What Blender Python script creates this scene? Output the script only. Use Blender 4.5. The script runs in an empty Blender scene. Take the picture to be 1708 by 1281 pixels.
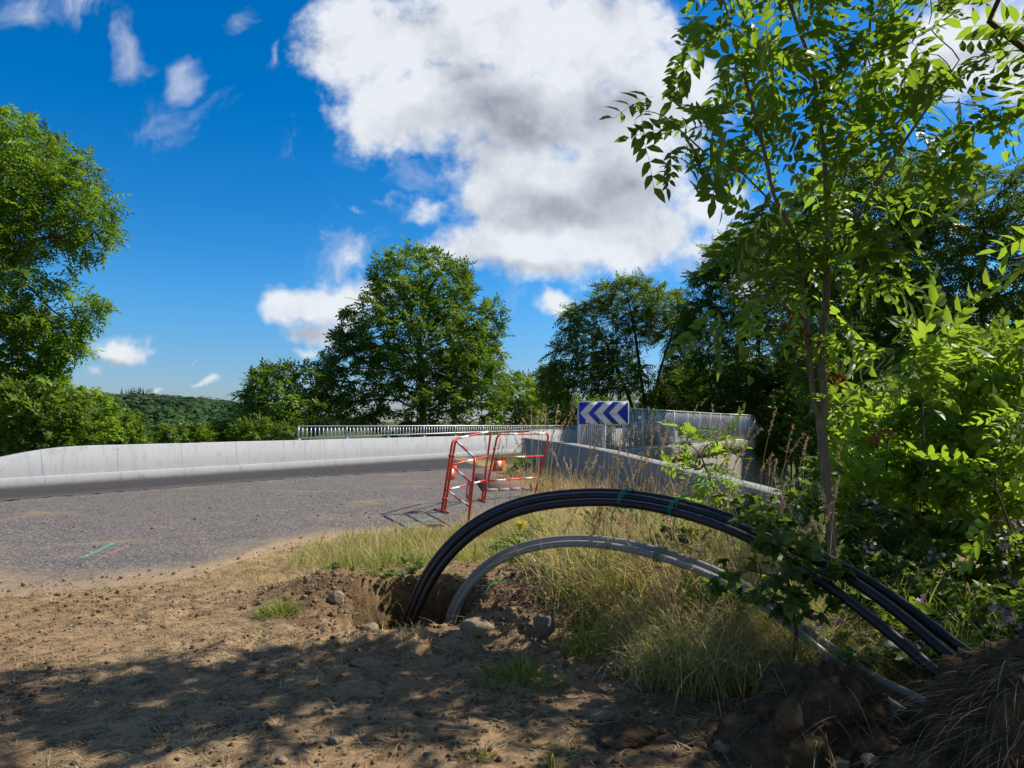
import bpy, bmesh, math, random
import numpy as np
R = math.radians
S = bpy.context.scene
C = S.collection
rng = np.random.default_rng(11)
random.seed(5)

# ------------------------------------------------------------------ camera, sun, sky
FPX, U0, V0, CZ = 1139.0, 854.0, 710.0, 1.3
cd = bpy.data.cameras.new('camera'); cam = bpy.data.objects.new('camera', cd); C.objects.link(cam)
cam.location = (0, 0, CZ); cam.rotation_euler = (R(90), 0, 0)
cd.sensor_width = 36; cd.lens = 36 * FPX / 1708; cd.shift_y = 69.5 / 1708
cd.clip_start = 0.05; cd.clip_end = 6000
S.camera = cam
S.view_settings.view_transform = 'Standard'; S.view_settings.look = 'None'
S.view_settings.exposure = 0.45; S.view_settings.gamma = 1.0
S.cycles.max_bounces = 6; S.cycles.diffuse_bounces = 3; S.cycles.glossy_bounces = 2
S.cycles.transmission_bounces = 4; S.cycles.transparent_max_bounces = 4
S.cycles.use_denoising = True; S.cycles.caustics_reflective = False; S.cycles.caustics_refractive = False
S.cycles.sample_clamp_indirect = 4.0

SUN_AZ, SUN_EL = R(18), R(45)            # azimuth measured from +X towards +Y
sl = bpy.data.lights.new('sun', 'SUN'); sl.energy = 5.0; sl.angle = R(0.53); sl.color = (1.0, 0.93, 0.82)
so = bpy.data.objects.new('sun', sl); C.objects.link(so)
so.location = (20, 3, 30)
so.rotation_euler = (0, R(90) - SUN_EL, SUN_AZ)

class NT:
    """small helper for node trees"""
    def __init__(s, tree):
        s.t = tree; s.n = tree.nodes; s.l = tree.links
    def add(s, typ, ins=None, **props):
        n = s.n.new(typ)
        for k, v in props.items(): setattr(n, k, v)
        for k, v in (ins or {}).items(): s.set(n.inputs[k], v)
        return n
    def set(s, sock, v):
        if isinstance(v, bpy.types.NodeSocket): s.l.new(v, sock)
        else: sock.default_value = v
    def math(s, op, a, b=0.0, c=None, clamp=False):
        n = s.n.new('ShaderNodeMath'); n.operation = op; n.use_clamp = clamp
        s.set(n.inputs[0], a); s.set(n.inputs[1], b)
        if c is not None: s.set(n.inputs[2], c)
        return n.outputs[0]
    def vec(s, op, a, b=(0, 0, 0)):
        n = s.n.new('ShaderNodeVectorMath'); n.operation = op
        s.set(n.inputs[0], a); s.set(n.inputs[1], b)
        return n.outputs[1] if op in ('LENGTH', 'DOT_PRODUCT', 'DISTANCE') else n.outputs[0]
    def mix(s, fac, a, b, typ='MIX'):
        n = s.n.new('ShaderNodeMix'); n.data_type = 'RGBA'; n.blend_type = typ
        s.set(n.inputs[0], fac); s.set(n.inputs[6], a); s.set(n.inputs[7], b)
        return n.outputs[2]
    def step(s, v, lo, hi, smooth=True):
        n = s.n.new('ShaderNodeMapRange'); n.interpolation_type = 'SMOOTHSTEP' if smooth else 'LINEAR'
        s.set(n.inputs[0], v); s.set(n.inputs[1], lo); s.set(n.inputs[2], hi)
        return n.outputs[0]
    def remap(s, v, a, b, c, d):
        n = s.n.new('ShaderNodeMapRange'); s.set(n.inputs[0], v)
        for i, x in enumerate((a, b, c, d)): s.set(n.inputs[1 + i], x)
        return n.outputs[0]
    def noise(s, vec, scale, detail=4, rough=0.55, dist=0.0):
        n = s.n.new('ShaderNodeTexNoise'); n.noise_dimensions = '3D'
        s.set(n.inputs['Vector'], vec); n.inputs['Scale'].default_value = scale
        n.inputs['Detail'].default_value = detail; n.inputs['Roughness'].default_value = rough
        n.inputs['Distortion'].default_value = dist
        return n.outputs[0]
    def voro(s, vec, scale, feature='F1', out=0):
        n = s.n.new('ShaderNodeTexVoronoi'); n.feature = feature
        s.set(n.inputs['Vector'], vec); n.inputs['Scale'].default_value = scale
        return n.outputs[out]

def c4(c): return (c[0], c[1], c[2], 1.0)

# sky: Nishita blue with cumulus placed by direction
W = bpy.data.worlds.new('World'); S.world = W; W.use_nodes = True
W.node_tree.nodes.clear(); w = NT(W.node_tree)
sky = w.add('ShaderNodeTexSky', sky_type='NISHITA', sun_disc=False, sun_elevation=SUN_EL,
            sun_rotation=R(90) - SUN_AZ, altitude=400, air_density=1.0, dust_density=0.6, ozone_density=3.0)
tc = w.add('ShaderNodeTexCoord')
sep = w.add('ShaderNodeSeparateXYZ', {0: tc.outputs['Generated']})
ym = w.math('MAXIMUM', sep.outputs[1], 0.02)
P2 = w.add('ShaderNodeCombineXYZ', {0: w.math('DIVIDE', sep.outputs[0], ym), 1: w.math('DIVIDE', sep.outputs[2], ym)}).outputs[0]
wn = w.add('ShaderNodeTexNoise', {'Vector': P2, 'Scale': 5.0, 'Detail': 4.0, 'Roughness': 0.55})
warp = w.vec('SUBTRACT', wn.outputs['Color'], (0.5, 0.5, 0.5))
wsc = w.add('ShaderNodeVectorMath', {0: warp, 'Scale': 0.16}, operation='SCALE').outputs[0]
PW = w.vec('ADD', P2, wsc)
CLOUDS = [  # centre u, v, radii, weight
    (640, 60, 150, 110, 1.45), (800, 40, 230, 150, 1.67), (980, 60, 200, 140, 1.67), (720, 170, 170, 110, 1.59), (860, 190, 200, 120, 1.59), (1000, 200, 160, 120, 1.59),
    (1120, 150, 130, 110, 1.45), (870, 300, 180, 90, 1.45), (1010, 300, 160, 110, 1.52), (900, 400, 200, 95, 1.67), (1030, 400, 160, 95, 1.59), (940, 340, 170, 90, 1.59),
    (820, 320, 90, 70, 1.16), (1150, 350, 110, 60, 1.04), (780, 420, 110, 60, 1.16), (1130, 440, 90, 40, 0.8), (700, 350, 80, 35, 0.55), (500, 508, 92, 44, 1.2),
    (590, 510, 105, 48, 1.14), (570, 445, 50, 50, 0.5), (535, 545, 80, 30, 0.72), (520, 580, 30, 14, 0.48), (190, 558, 62, 26, 1.02), (155, 590, 30, 12, 0.37),
    (270, 630, 26, 9, 0.60), (335, 592, 18, 9, 0.52), (362, 638, 24, 8, 0.60), (570, 365, 22, 14, 0.34), (930, 515, 42, 24, 1.02), (1640, 60, 170, 130, 1.45),
    (1560, 130, 160, 90, 1.16), (1660, 140, 110, 60, 1.01), (1210, 330, 90, 60, 0.87), (1240, 470, 90, 60, 0.87), (1000, -250, 400, 200, 1.0), (300, -400, 300, 150, 0.8),
    (1700, -300, 400, 200, 0.9),
]
WISPS = [(150, 20, 95, 50, .8), (215, 80, 46, 62, .9), (306, 114, 42, 50, .8), (395, 8, 46, 50, .8), (462, 92, 26, 50, .9), (330, 200, 150, 60, .2), (480, 190, 50, 110, .35), (570, 250, 80, 70, .4), (680, 300, 90, 60, .4), (570, 440, 60, 60, .8), (600, 400, 60, 60, .4), (1190, 400, 120, 90, .8), (40, 30, 70, 40, .6), (850, 500, 60, 40, .3), (1130, 470, 90, 40, .7)]
def blob(vec, u, v, ru, rv, wt):
    a = w.vec('SUBTRACT', vec, ((u - U0) / FPX, (V0 - v) / FPX, 0))
    b = w.vec('MULTIPLY', a, (FPX / ru, FPX / rv, 0))
    l = w.vec('LENGTH', b)
    return w.math('MULTIPLY_ADD', l, -wt, wt)
def smax(vals, k=0.25):
    acc = None
    for v in vals:
        if acc is None: acc = v
        else: acc = w.math('SMOOTH_MAX', acc, v, k)
    return acc
body = smax([blob(PW, *b) for b in CLOUDS])
n1 = w.noise(P2, 6.0, 10, 0.60)
n3 = w.noise(P2, 24.0, 7, 0.62)
sunoff = w.vec('ADD', P2, (0.035, 0.05, 0.0))
n2 = w.noise(sunoff, 6.0, 10, 0.60)
dens = w.math('ADD', body, w.math('MULTIPLY', w.math('SUBTRACT', n1, 0.5), 1.75))
dens = w.math('ADD', dens, w.math('MULTIPLY', w.math('SUBTRACT', n3, 0.5), 0.8))
cmask = w.step(dens, 0.0, 0.80)
wbody = smax([blob(PW, *b) for b in WISPS], 0.1)
n4 = w.noise(w.vec('MULTIPLY', PW, (1.0, 0.8, 1.0)), 9.0, 9, 0.62, 0.6)
wmask = w.math('MULTIPLY', w.step(w.math('ADD', wbody, w.math('MULTIPLY', w.math('SUBTRACT', n4, 0.5), 3.4)), 0.15, 1.35), w.step(wbody, -0.25, 0.35))
cmask = w.math('MAXIMUM', cmask, w.math('MULTIPLY', wmask, 0.58))
rel = w.math('MULTIPLY', w.math('SUBTRACT', n1, n2), 1.9)
DARK = [(850, 205, 240, 62, 1.0), (960, 180, 150, 50, .9), (900, 345, 190, 46, .9), (1010, 300, 110, 60, .7), (800, 250, 90, 50, .6), (900, 455, 170, 25, .55), (540, 545, 80, 22, .7), (1620, 100, 90, 40, .5), (190, 575, 55, 12, .8), (780, 150, 80, 40, .5)]
dk = smax([blob(PW, *b) for b in DARK], 0.2)
dk = w.step(w.math('ADD', dk, w.math('MULTIPLY', w.math('SUBTRACT', n1, 0.5), 1.2)), -0.15, 0.70)
lum = w.math('ADD', w.math('SUBTRACT', 1.0, w.math('MULTIPLY', dk, 0.62)), w.math('SUBTRACT', rel, 0.05))
lum = w.math('ADD', lum, w.math('MULTIPLY', w.step(dens, 0.3, 1.6), 0.03), 0, True)
ccol = w.mix(lum, (2.2, 2.45, 3.0, 1), (7.0, 7.3, 7.7, 1))
hs = w.add('ShaderNodeHueSaturation', {'Hue': 0.5, 'Saturation': 1.48, 'Value': 1.0, 'Color': sky.outputs[0]})
hz_ = w.step(sep.outputs[2], 0.20, -0.02)
blue = w.mix(1.0, hs.outputs[0], w.mix(hz_, (0.90, 1.16, 1.26, 1), (0.62, 0.62, 0.86, 1)), 'MULTIPLY')
# unseen broken cloud, added outside the view to take blue out of the ambient light
gen = w.noise(tc.outputs['Generated'], 2.6, 7, 0.6)
aside = w.math('MAXIMUM', w.step(sep.outputs[1], 0.25, -0.05), w.step(sep.outputs[2], 0.62, 0.8))
cm2 = w.math('MULTIPLY', w.step(gen, 0.46, 0.60), aside)
blue = w.mix(w.math('MULTIPLY', cm2, w.step(sep.outputs[2], 0.0, 0.15)), blue, (2.3, 2.2, 2.1, 1))
final = w.mix(w.math('MULTIPLY', cmask, 0.97), blue, ccol)
bg = w.add('ShaderNodeBackground', {'Color': final, 'Strength': 0.088})
wo = w.add('ShaderNodeOutputWorld'); w.l.new(bg.outputs[0], wo.inputs[0])
W.cycles.sampling_method = 'MANUAL'; W.cycles.sample_map_resolution = 512

# ------------------------------------------------------------------ helpers
def P(u, v, Y):
    return np.array([(u - U0) / FPX * Y, Y, CZ - (v - V0) / FPX * Y])
def G(u, v, z=0.0):
    Y = (CZ - z) * FPX / (v - V0)
    return np.array([(u - U0) / FPX * Y, Y, z])
def tag(o, label=None, cat=None, group=None, kind=None):
    if label: o['label'] = label
    if cat: o['category'] = cat
    if group: o['group'] = group
    if kind: o['kind'] = kind
    return o
def empty(name, loc, label=None, cat=None, group=None):
    o = bpy.data.objects.new(name, None); C.objects.link(o); o.location = tuple(float(x) for x in loc)
    o.empty_display_size = 0.1
    return tag(o, label, cat, group)
def build(name, V, F, mat, parent=None, origin=None, tone=None, smooth=False, attrs=None):
    """ONE mesh object from numpy verts and a face array (or list of face arrays)"""
    V = np.asarray(V, dtype=np.float64)
    Fs = [np.asarray(f, dtype=np.int32) for f in (F if isinstance(F, list) else [F]) if len(f)]
    if parent is not None and origin is None: origin = np.array(parent['_o'])
    if origin is None: origin = np.zeros(3)
    me = bpy.data.meshes.new(name)
    me.vertices.add(len(V)); me.vertices.foreach_set('co', (V - origin).astype(np.float32).ravel())
    idx = np.concatenate([f.ravel() for f in Fs]); tot = np.concatenate([np.full(len(f), f.shape[1], np.int32) for f in Fs])
    st = np.concatenate([[0], np.cumsum(tot)[:-1]]).astype(np.int32)
    me.loops.add(len(idx)); me.loops.foreach_set('vertex_index', idx)
    me.polygons.add(len(tot)); me.polygons.foreach_set('loop_start', st); me.polygons.foreach_set('loop_total', tot)
    if smooth: me.polygons.foreach_set('use_smooth', np.ones(len(tot), bool))
    me.update(calc_edges=True)
    al = dict(attrs or {})
    if tone is not None: al['tone'] = tone
    for k, a in al.items():
        at = me.attributes.new(k, 'FLOAT', 'POINT'); at.data.foreach_set('value', np.asarray(a, np.float32))
    if mat is not None: me.materials.append(mat)
    o = bpy.data.objects.new(name, me); C.objects.link(o)
    if parent is not None: o.parent = parent
    else: o.location = tuple(float(x) for x in origin)
    o['_o'] = [float(x) for x in origin]
    return o
def thing(name, base, label, cat, group=None):
    o = empty(name, base, label, cat, group); o['_o'] = [float(x) for x in base]; return o

class MB:
    """collects mixed faces for one mesh"""
    def __init__(s): s.V = []; s.F = {}; s.n = 0; s.T = []
    def add(s, V, F, tone=0.5):
        V = np.asarray(V, float)
        for f in (F if isinstance(F, list) else [F]):
            f = np.asarray(f, int)
            if len(f): s.F.setdefault(f.shape[1], []).append(f + s.n)
        s.V.append(V); s.n += len(V)
        s.T.append(np.broadcast_to(np.asarray(tone, float), (len(V),)))
    def build(s, name, mat, parent=None, origin=None, smooth=False):
        return build(name, np.concatenate(s.V), [np.concatenate(f) for f in s.F.values()], mat, parent, origin, np.concatenate(s.T), smooth)
    def tube(s, pts, rad, n=8, caps=True, tone=0.5):
        pts = np.asarray(pts, float); k = len(pts); rad = np.broadcast_to(np.asarray(rad, float), (k,))
        t = np.gradient(pts, axis=0); t /= np.linalg.norm(t, axis=1)[:, None] + 1e-12
        up = np.array([0, 0, 1.0]) if abs(t[0][2]) < 0.9 else np.array([1.0, 0, 0])
        a = np.zeros((k, 3)); prev = up
        for i in range(k):
            q = prev - t[i] * np.dot(prev, t[i]); q /= np.linalg.norm(q) + 1e-12; a[i] = q; prev = q
        b = np.cross(t, a)
        ang = np.linspace(0, 2 * np.pi, n, endpoint=False)
        V = pts[:, None] + rad[:, None, None] * (np.cos(ang)[None, :, None] * a[:, None] + np.sin(ang)[None, :, None] * b[:, None])
        V = V.reshape(-1, 3); i = np.arange(k - 1)[:, None] * n; j = np.arange(n)[None]
        j2 = (j + 1) % n
        F = np.stack([i + j, i + j2, i + n + j2, i + n + j], -1).reshape(-1, 4)
        Fl = [F]
        if caps: Fl.append(np.array([list(range(n))[::-1], [(k - 1) * n + q for q in range(n)]]))
        s.add(V, Fl, tone)
    def box(s, c, size, ax=None, tone=0.5, bev=0.0):
        """box with centre c; ax = 3 axis vectors as rows; a small chamfer on the vertical edges"""
        ax = np.eye(3) if ax is None else np.asarray(ax, float)
        h = np.asarray(size, float) / 2
        if bev <= 0:
            sg = np.array([[x, y, z] for z in (-1, 1) for (x, y) in ((-1, -1), (1, -1), (1, 1), (-1, 1))]) * h
            s.add(np.asarray(c) + sg @ ax, np.array([[0, 3, 2, 1], [4, 5, 6, 7], [0, 1, 5, 4], [1, 2, 6, 5], [2, 3, 7, 6], [3, 0, 4, 7]]), tone)
        else:
            x, y = h[0], h[1]; b = bev
            pr = [(-x + b, -y), (x - b, -y), (x, -y + b), (x, y - b), (x - b, y), (-x + b, y), (-x, y - b), (-x, -y + b)]
            V = np.array([[q[0], q[1], z] for z in (-h[2], h[2]) for q in pr])
            F = np.array([[i, (i + 1) % 8, 8 + (i + 1) % 8, 8 + i] for i in range(8)])
            s.add(np.asarray(c) + V @ ax, [F, np.array([list(range(7, -1, -1)), list(range(8, 16))])], tone)

# value noise
def _h(i, j, k, seed):
    n = (i * 374761393 + j * 668265263 + k * 2147483647 + seed * 1274126177) & 0xffffffff
    n = ((n ^ (n >> 13)) * 1274126177) & 0xffffffff
    return ((n ^ (n >> 16)) & 0xffff) / 65535.0
def vn3(p, seed=0):
    p = np.asarray(p, float); i = np.floor(p).astype(np.int64); f = p - i; f = f * f * (3 - 2 * f)
    r = 0
    for a in (0, 1):
        for b in (0, 1):
            for c in (0, 1):
                wgt = (f[..., 0] if a else 1 - f[..., 0]) * (f[..., 1] if b else 1 - f[..., 1]) * (f[..., 2] if c else 1 - f[..., 2])
                r = r + wgt * _h(i[..., 0] + a, i[..., 1] + b, i[..., 2] + c, seed)
    return r
def fbm(p, oct=4, seed=0, gain=0.5):
    p = np.asarray(p, float); r = 0; a = 1; t = 0
    for o in range(oct):
        r = r + a * (vn3(p, seed + o) - 0.5) * 2; t += a; a *= gain; p = p * 2.03 + 7.1
    return r / t
def fb2(x, y, sc, oct=4, seed=0, gain=0.5):
    return fbm(np.stack([x * sc, y * sc, np.zeros_like(x) + 0.37], -1), oct, seed, gain)
def sst(x, a, b):
    t = np.clip((x - a) / (b - a), 0, 1); return t * t * (3 - 2 * t)
def norm(v): return v / (np.linalg.norm(v, axis=-1, keepdims=True) + 1e-12)

# ------------------------------------------------------------------ materials
def new_mat(name):
    m = bpy.data.materials.new(name); m.use_nodes = True; m.node_tree.nodes.clear(); t = NT(m.node_tree)
    out = t.add('ShaderNodeOutputMaterial'); return m, t, out
def finish(t, out, col, rough=0.8, bump=None, bstr=0.3, bdist=0.01, spec=0.4, metal=0.0):
    b = t.add('ShaderNodeBsdfPrincipled', {'Base Color': col, 'Roughness': rough, 'Metallic': metal, 'Specular IOR Level': spec})
    if bump is not None:
        bn = t.add('ShaderNodeBump', {'Height': bump, 'Strength': bstr, 'Distance': bdist}); t.l.new(bn.outputs[0], b.inputs['Normal'])
    t.l.new(b.outputs[0], out.inputs[0]); return b
def geo(t): return t.add('ShaderNodeNewGeometry').outputs['Position']
def obj_co(t): return t.add('ShaderNodeTexCoord').outputs['Object']
def attr(t, name): return t.add('ShaderNodeAttribute', attribute_name=name).outputs['Fac']

def leaf_mat(name, dark, light, trans, tfac=0.45, rough=0.45, spec=0.35):
    m, t, out = new_mat(name)
    tn = attr(t, 'tone')
    col = t.mix(tn, c4(dark), c4(light))
    pb = t.add('ShaderNodeBsdfPrincipled', {'Base Color': col, 'Roughness': rough, 'Specular IOR Level': spec})
    tcol = t.mix(tn, c4([x * 0.55 for x in trans]), c4(trans))
    tb = t.add('ShaderNodeBsdfTranslucent', {'Color': tcol})
    mx = t.add('ShaderNodeMixShader', {0: tfac, 1: pb.outputs[0], 2: tb.outputs[0]})
    t.l.new(mx.outputs[0], out.inputs[0]); return m
def plain_mat(name, col, rough=0.5, spec=0.4, var=0.15, scale=12.0, metal=0.0, bump=0.0, dirt=None):
    m, t, out = new_mat(name)
    p = obj_co(t); n = t.noise(p, scale, 5, 0.6)
    c = t.mix(n, c4([x * (1 - var) for x in col]), c4([min(1, x * (1 + var)) for x in col]))
    if dirt: 
        d = t.step(t.noise(p, scale * 0.35, 6, 0.7), 0.5, 0.72); c = t.mix(t.math('MULTIPLY', d, 0.7), c, c4(dirt))
    finish(t, out, c, rough, n if bump else None, bump, 0.01, spec, metal); return m

M = {}
M['ash'] = leaf_mat('ash_leaf', (0.022, 0.064, 0.010), (0.080, 0.165, 0.018), (0.40, 0.60, 0.040), 0.47)
M['walnut'] = leaf_mat('walnut_leaf', (0.018, 0.060, 0.007), (0.165, 0.31, 0.028), (0.28, 0.42, 0.03), 0.32)
M['locust'] = leaf_mat('locust_leaf', (0.022, 0.062, 0.010), (0.135, 0.230, 0.026), (0.27, 0.40, 0.03), 0.34)
M['dark'] = leaf_mat('dark_leaf', (0.014, 0.044, 0.008), (0.105, 0.20, 0.024), (0.28, 0.42, 0.03), 0.38)
M['leftash'] = leaf_mat('left_ash_leaf', (0.032, 0.085, 0.008), (0.20, 0.345, 0.026), (0.36, 0.56, 0.03), 0.38)
M['hedge'] = leaf_mat('hedge_leaf', (0.030, 0.080, 0.010), (0.155, 0.265, 0.028), (0.34, 0.50, 0.035), 0.38)
M['bright'] = leaf_mat('bright_leaf', (0.030, 0.085, 0.010), (0.13, 0.235, 0.022), (0.48, 0.70, 0.045), 0.48)
M['bramble'] = leaf_mat('bramble_leaf', (0.026, 0.070, 0.016), (0.090, 0.155, 0.028), (0.30, 0.44, 0.04), 0.36, 0.5)
M['wood_far'] = leaf_mat('far_wood', (0.012, 0.038, 0.018), (0.075, 0.135, 0.042), (0.08, 0.13, 0.04), 0.15, 0.8, 0.1)
M['conifer'] = leaf_mat('conifer_needles', (0.008, 0.020, 0.014), (0.018, 0.038, 0.022), (0.03, 0.05, 0.02), 0.1, 0.8, 0.1)
M['drygrass'] = leaf_mat('dry_grass', (0.38, 0.28, 0.12), (0.80, 0.64, 0.34), (0.75, 0.57, 0.24), 0.35, 0.6, 0.2)
M['grass'] = leaf_mat('green_grass', (0.070, 0.135, 0.018), (0.30, 0.36, 0.07), (0.45, 0.52, 0.07), 0.40, 0.5, 0.25)
M['straw'] = leaf_mat('straw', (0.17, 0.115, 0.06), (0.55, 0.42, 0.25), (0.3, 0.22, 0.1), 0.15, 0.8, 0.1)
M['seed'] = leaf_mat('seed_head', (0.42, 0.30, 0.18), (0.72, 0.57, 0.40), (0.5, 0.33, 0.16), 0.3, 0.8, 0.1)
M['yellowleaf'] = leaf_mat('yellow_leaf', (0.55, 0.42, 0.02), (0.75, 0.62, 0.03), (0.8, 0.6, 0.04), 0.4)
M['pink'] = leaf_mat('pink_flower', (0.30, 0.17, 0.24), (0.55, 0.40, 0.47), (0.5, 0.3, 0.4), 0.3)
M['orange'] = leaf_mat('orange_flower', (0.7, 0.12, 0.01), (0.85, 0.25, 0.02), (0.8, 0.2, 0.02), 0.3)
M['yellow'] = leaf_mat('yellow_flower', (0.7, 0.5, 0.02), (0.85, 0.65, 0.03), (0.8, 0.6, 0.02), 0.3)
M['brownleaf'] = leaf_mat('brown_leaf', (0.12, 0.045, 0.015), (0.26, 0.11, 0.03), (0.3, 0.12, 0.02), 0.3)
M['redpaint'] = plain_mat('red_paint', (0.62, 0.045, 0.022), 0.4, 0.5, 0.12, 9, dirt=(0.40, 0.10, 0.06))
M['orangepaint'] = plain_mat('orange_plate', (0.75, 0.09, 0.02), 0.5, 0.4, 0.08, 9)
M['whitepaint'] = plain_mat('white_band', (0.72, 0.70, 0.68), 0.45, 0.4, 0.08, 20, dirt=(0.45, 0.38, 0.33))
M['galv'] = plain_mat('galvanised_steel', (0.54, 0.57, 0.60), 0.42, 0.5, 0.14, 7, 0.35)
M['blackpipe'] = plain_mat('black_polyethylene', (0.010, 0.011, 0.013), 0.42, 0.4, 0.25, 3, dirt=(0.035, 0.032, 0.03))
M['twine'] = plain_mat('green_twine', (0.015, 0.30, 0.14), 0.6, 0.3, 0.2, 30)
M['signblue'] = plain_mat('sign_blue', (0.012, 0.035, 0.50), 0.35, 0.5, 0.06, 6)
M['signwhite'] = plain_mat('sign_white', (0.78, 0.78, 0.76), 0.4, 0.5, 0.04, 6)
M['darkmetal'] = plain_mat('dark_metal', (0.03, 0.03, 0.035), 0.5, 0.4, 0.1)
M['stem'] = plain_mat('green_stem', (0.10, 0.11, 0.04), 0.7, 0.2, 0.3, 30)
M['wire'] = plain_mat('wire', (0.25, 0.27, 0.30), 0.5, 0.4, 0.1)

def bark(name, a, b, sc=14):
    m, t, out = new_mat(name); p = obj_co(t)
    q = t.vec('MULTIPLY', p, (1, 1, 0.28))
    n = t.noise(q, sc, 6, 0.62); n2 = t.noise(p, sc * 0.25, 4, 0.6)
    lich = t.step(t.noise(p, sc * 0.9, 5, 0.7), 0.56, 0.68)
    c = t.mix(n, c4(a), c4(b)); c = t.mix(t.math('MULTIPLY', lich, t.math('MULTIPLY', n2, 0.7)), c, c4((0.32, 0.33, 0.26)))
    finish(t, out, c, 0.85, n, 0.7, 0.02, 0.2); return m
M['bark'] = bark('bark', (0.035, 0.026, 0.018), (0.12, 0.095, 0.07), 9)
M['ashbark'] = bark('ash_bark', (0.060, 0.050, 0.036), (0.26, 0.23, 0.17), 30)
M['twig'] = bark('twig', (0.05, 0.035, 0.022), (0.14, 0.10, 0.06), 30)

def concrete(name, base, stain=0.5, joint=True):
    m, t, out = new_mat(name); p = geo(t)
    s_ = t.add('ShaderNodeSeparateXYZ', {0: p})
    big = t.noise(p, 0.9, 6, 0.6); fine = t.noise(p, 22, 6, 0.65); blot = t.noise(p, 3.2, 7, 0.7)
    st = t.noise(t.vec('MULTIPLY', p, (5.0, 5.0, 0.35)), 2.2, 6, 0.7)       # streaks running down the face
    c = t.mix(big, c4([x * 0.86 for x in base]), c4([min(1, x * 1.1) for x in base]))
    c = t.mix(t.math('MULTIPLY', t.step(st, 0.48, 0.72), stain * 0.55), c, c4((base[0] * .42, base[1] * .42, base[2] * .42)))
    c = t.mix(t.math('MULTIPLY', t.step(blot, 0.54, 0.72), stain * 0.7), c, c4((base[0] * .55, base[1] * .54, base[2] * .52)))
    c = t.mix(t.math('MULTIPLY', t.step(fine, 0.45, 0.75), 0.28), c, c4([x * .6 for x in base]))
    vo = t.voro(p, 2.6); hole = t.step(t.math('ADD', t.noise(p, 8.5, 5, 0.72), t.math('MULTIPLY', t.step(vo, 0.35, 0.0), 0.10)), 0.685, 0.72)
    c = t.mix(t.math('MULTIPLY', hole, 0.8), c, (0.05, 0.05, 0.05, 1))
    # grime gathers along the foot
    gr = t.math('MULTIPLY', t.step(t.math('ADD', s_.outputs[2], t.math('MULTIPLY', blot, -0.12)), 0.03, -0.10), 0.75)
    c = t.mix(gr, c, (0.13, 0.115, 0.095, 1))
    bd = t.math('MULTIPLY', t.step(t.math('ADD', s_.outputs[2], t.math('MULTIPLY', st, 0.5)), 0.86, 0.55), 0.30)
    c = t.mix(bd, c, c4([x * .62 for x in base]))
    h = t.math('ADD', t.math('MULTIPLY', fine, 0.5), t.math('MULTIPLY', blot, 0.6))
    if joint:   # casting joints across the length
        al = t.math('ADD', t.math('MULTIPLY', s_.outputs[0], 0.521), t.math('MULTIPLY', s_.outputs[1], 0.853))
        fr = t.math('ABSOLUTE', t.math('SUBTRACT', t.math('FRACT', t.math('MULTIPLY', al, 0.62)), 0.5))
        jl = t.math('LESS_THAN', fr, 0.006)
        c = t.mix(t.math('MULTIPLY', jl, t.math('MULTIPLY', big, 0.9)), c, (0.11, 0.11, 0.11, 1))
    finish(t, out, c, 0.85, h, 0.35, 0.015, 0.25); return m
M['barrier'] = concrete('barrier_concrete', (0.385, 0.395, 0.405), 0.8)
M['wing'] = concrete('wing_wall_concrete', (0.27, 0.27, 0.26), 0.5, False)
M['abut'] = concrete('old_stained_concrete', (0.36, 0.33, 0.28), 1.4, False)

def grey_pipe():
    m, t, out = new_mat('grey_pvc'); p = obj_co(t); n = t.noise(p, 6, 5, 0.6)
    c = t.mix(n, (0.20, 0.205, 0.20, 1), (0.29, 0.295, 0.285, 1))
    d = t.step(t.noise(p, 2.4, 6, 0.7), 0.5, 0.7); c = t.mix(t.math('MULTIPLY', d, 0.5), c, (0.24, 0.20, 0.15, 1))
    finish(t, out, c, 0.42, n, 0.08, 0.01, 0.45); return m
M['greypipe'] = grey_pipe()

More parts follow.
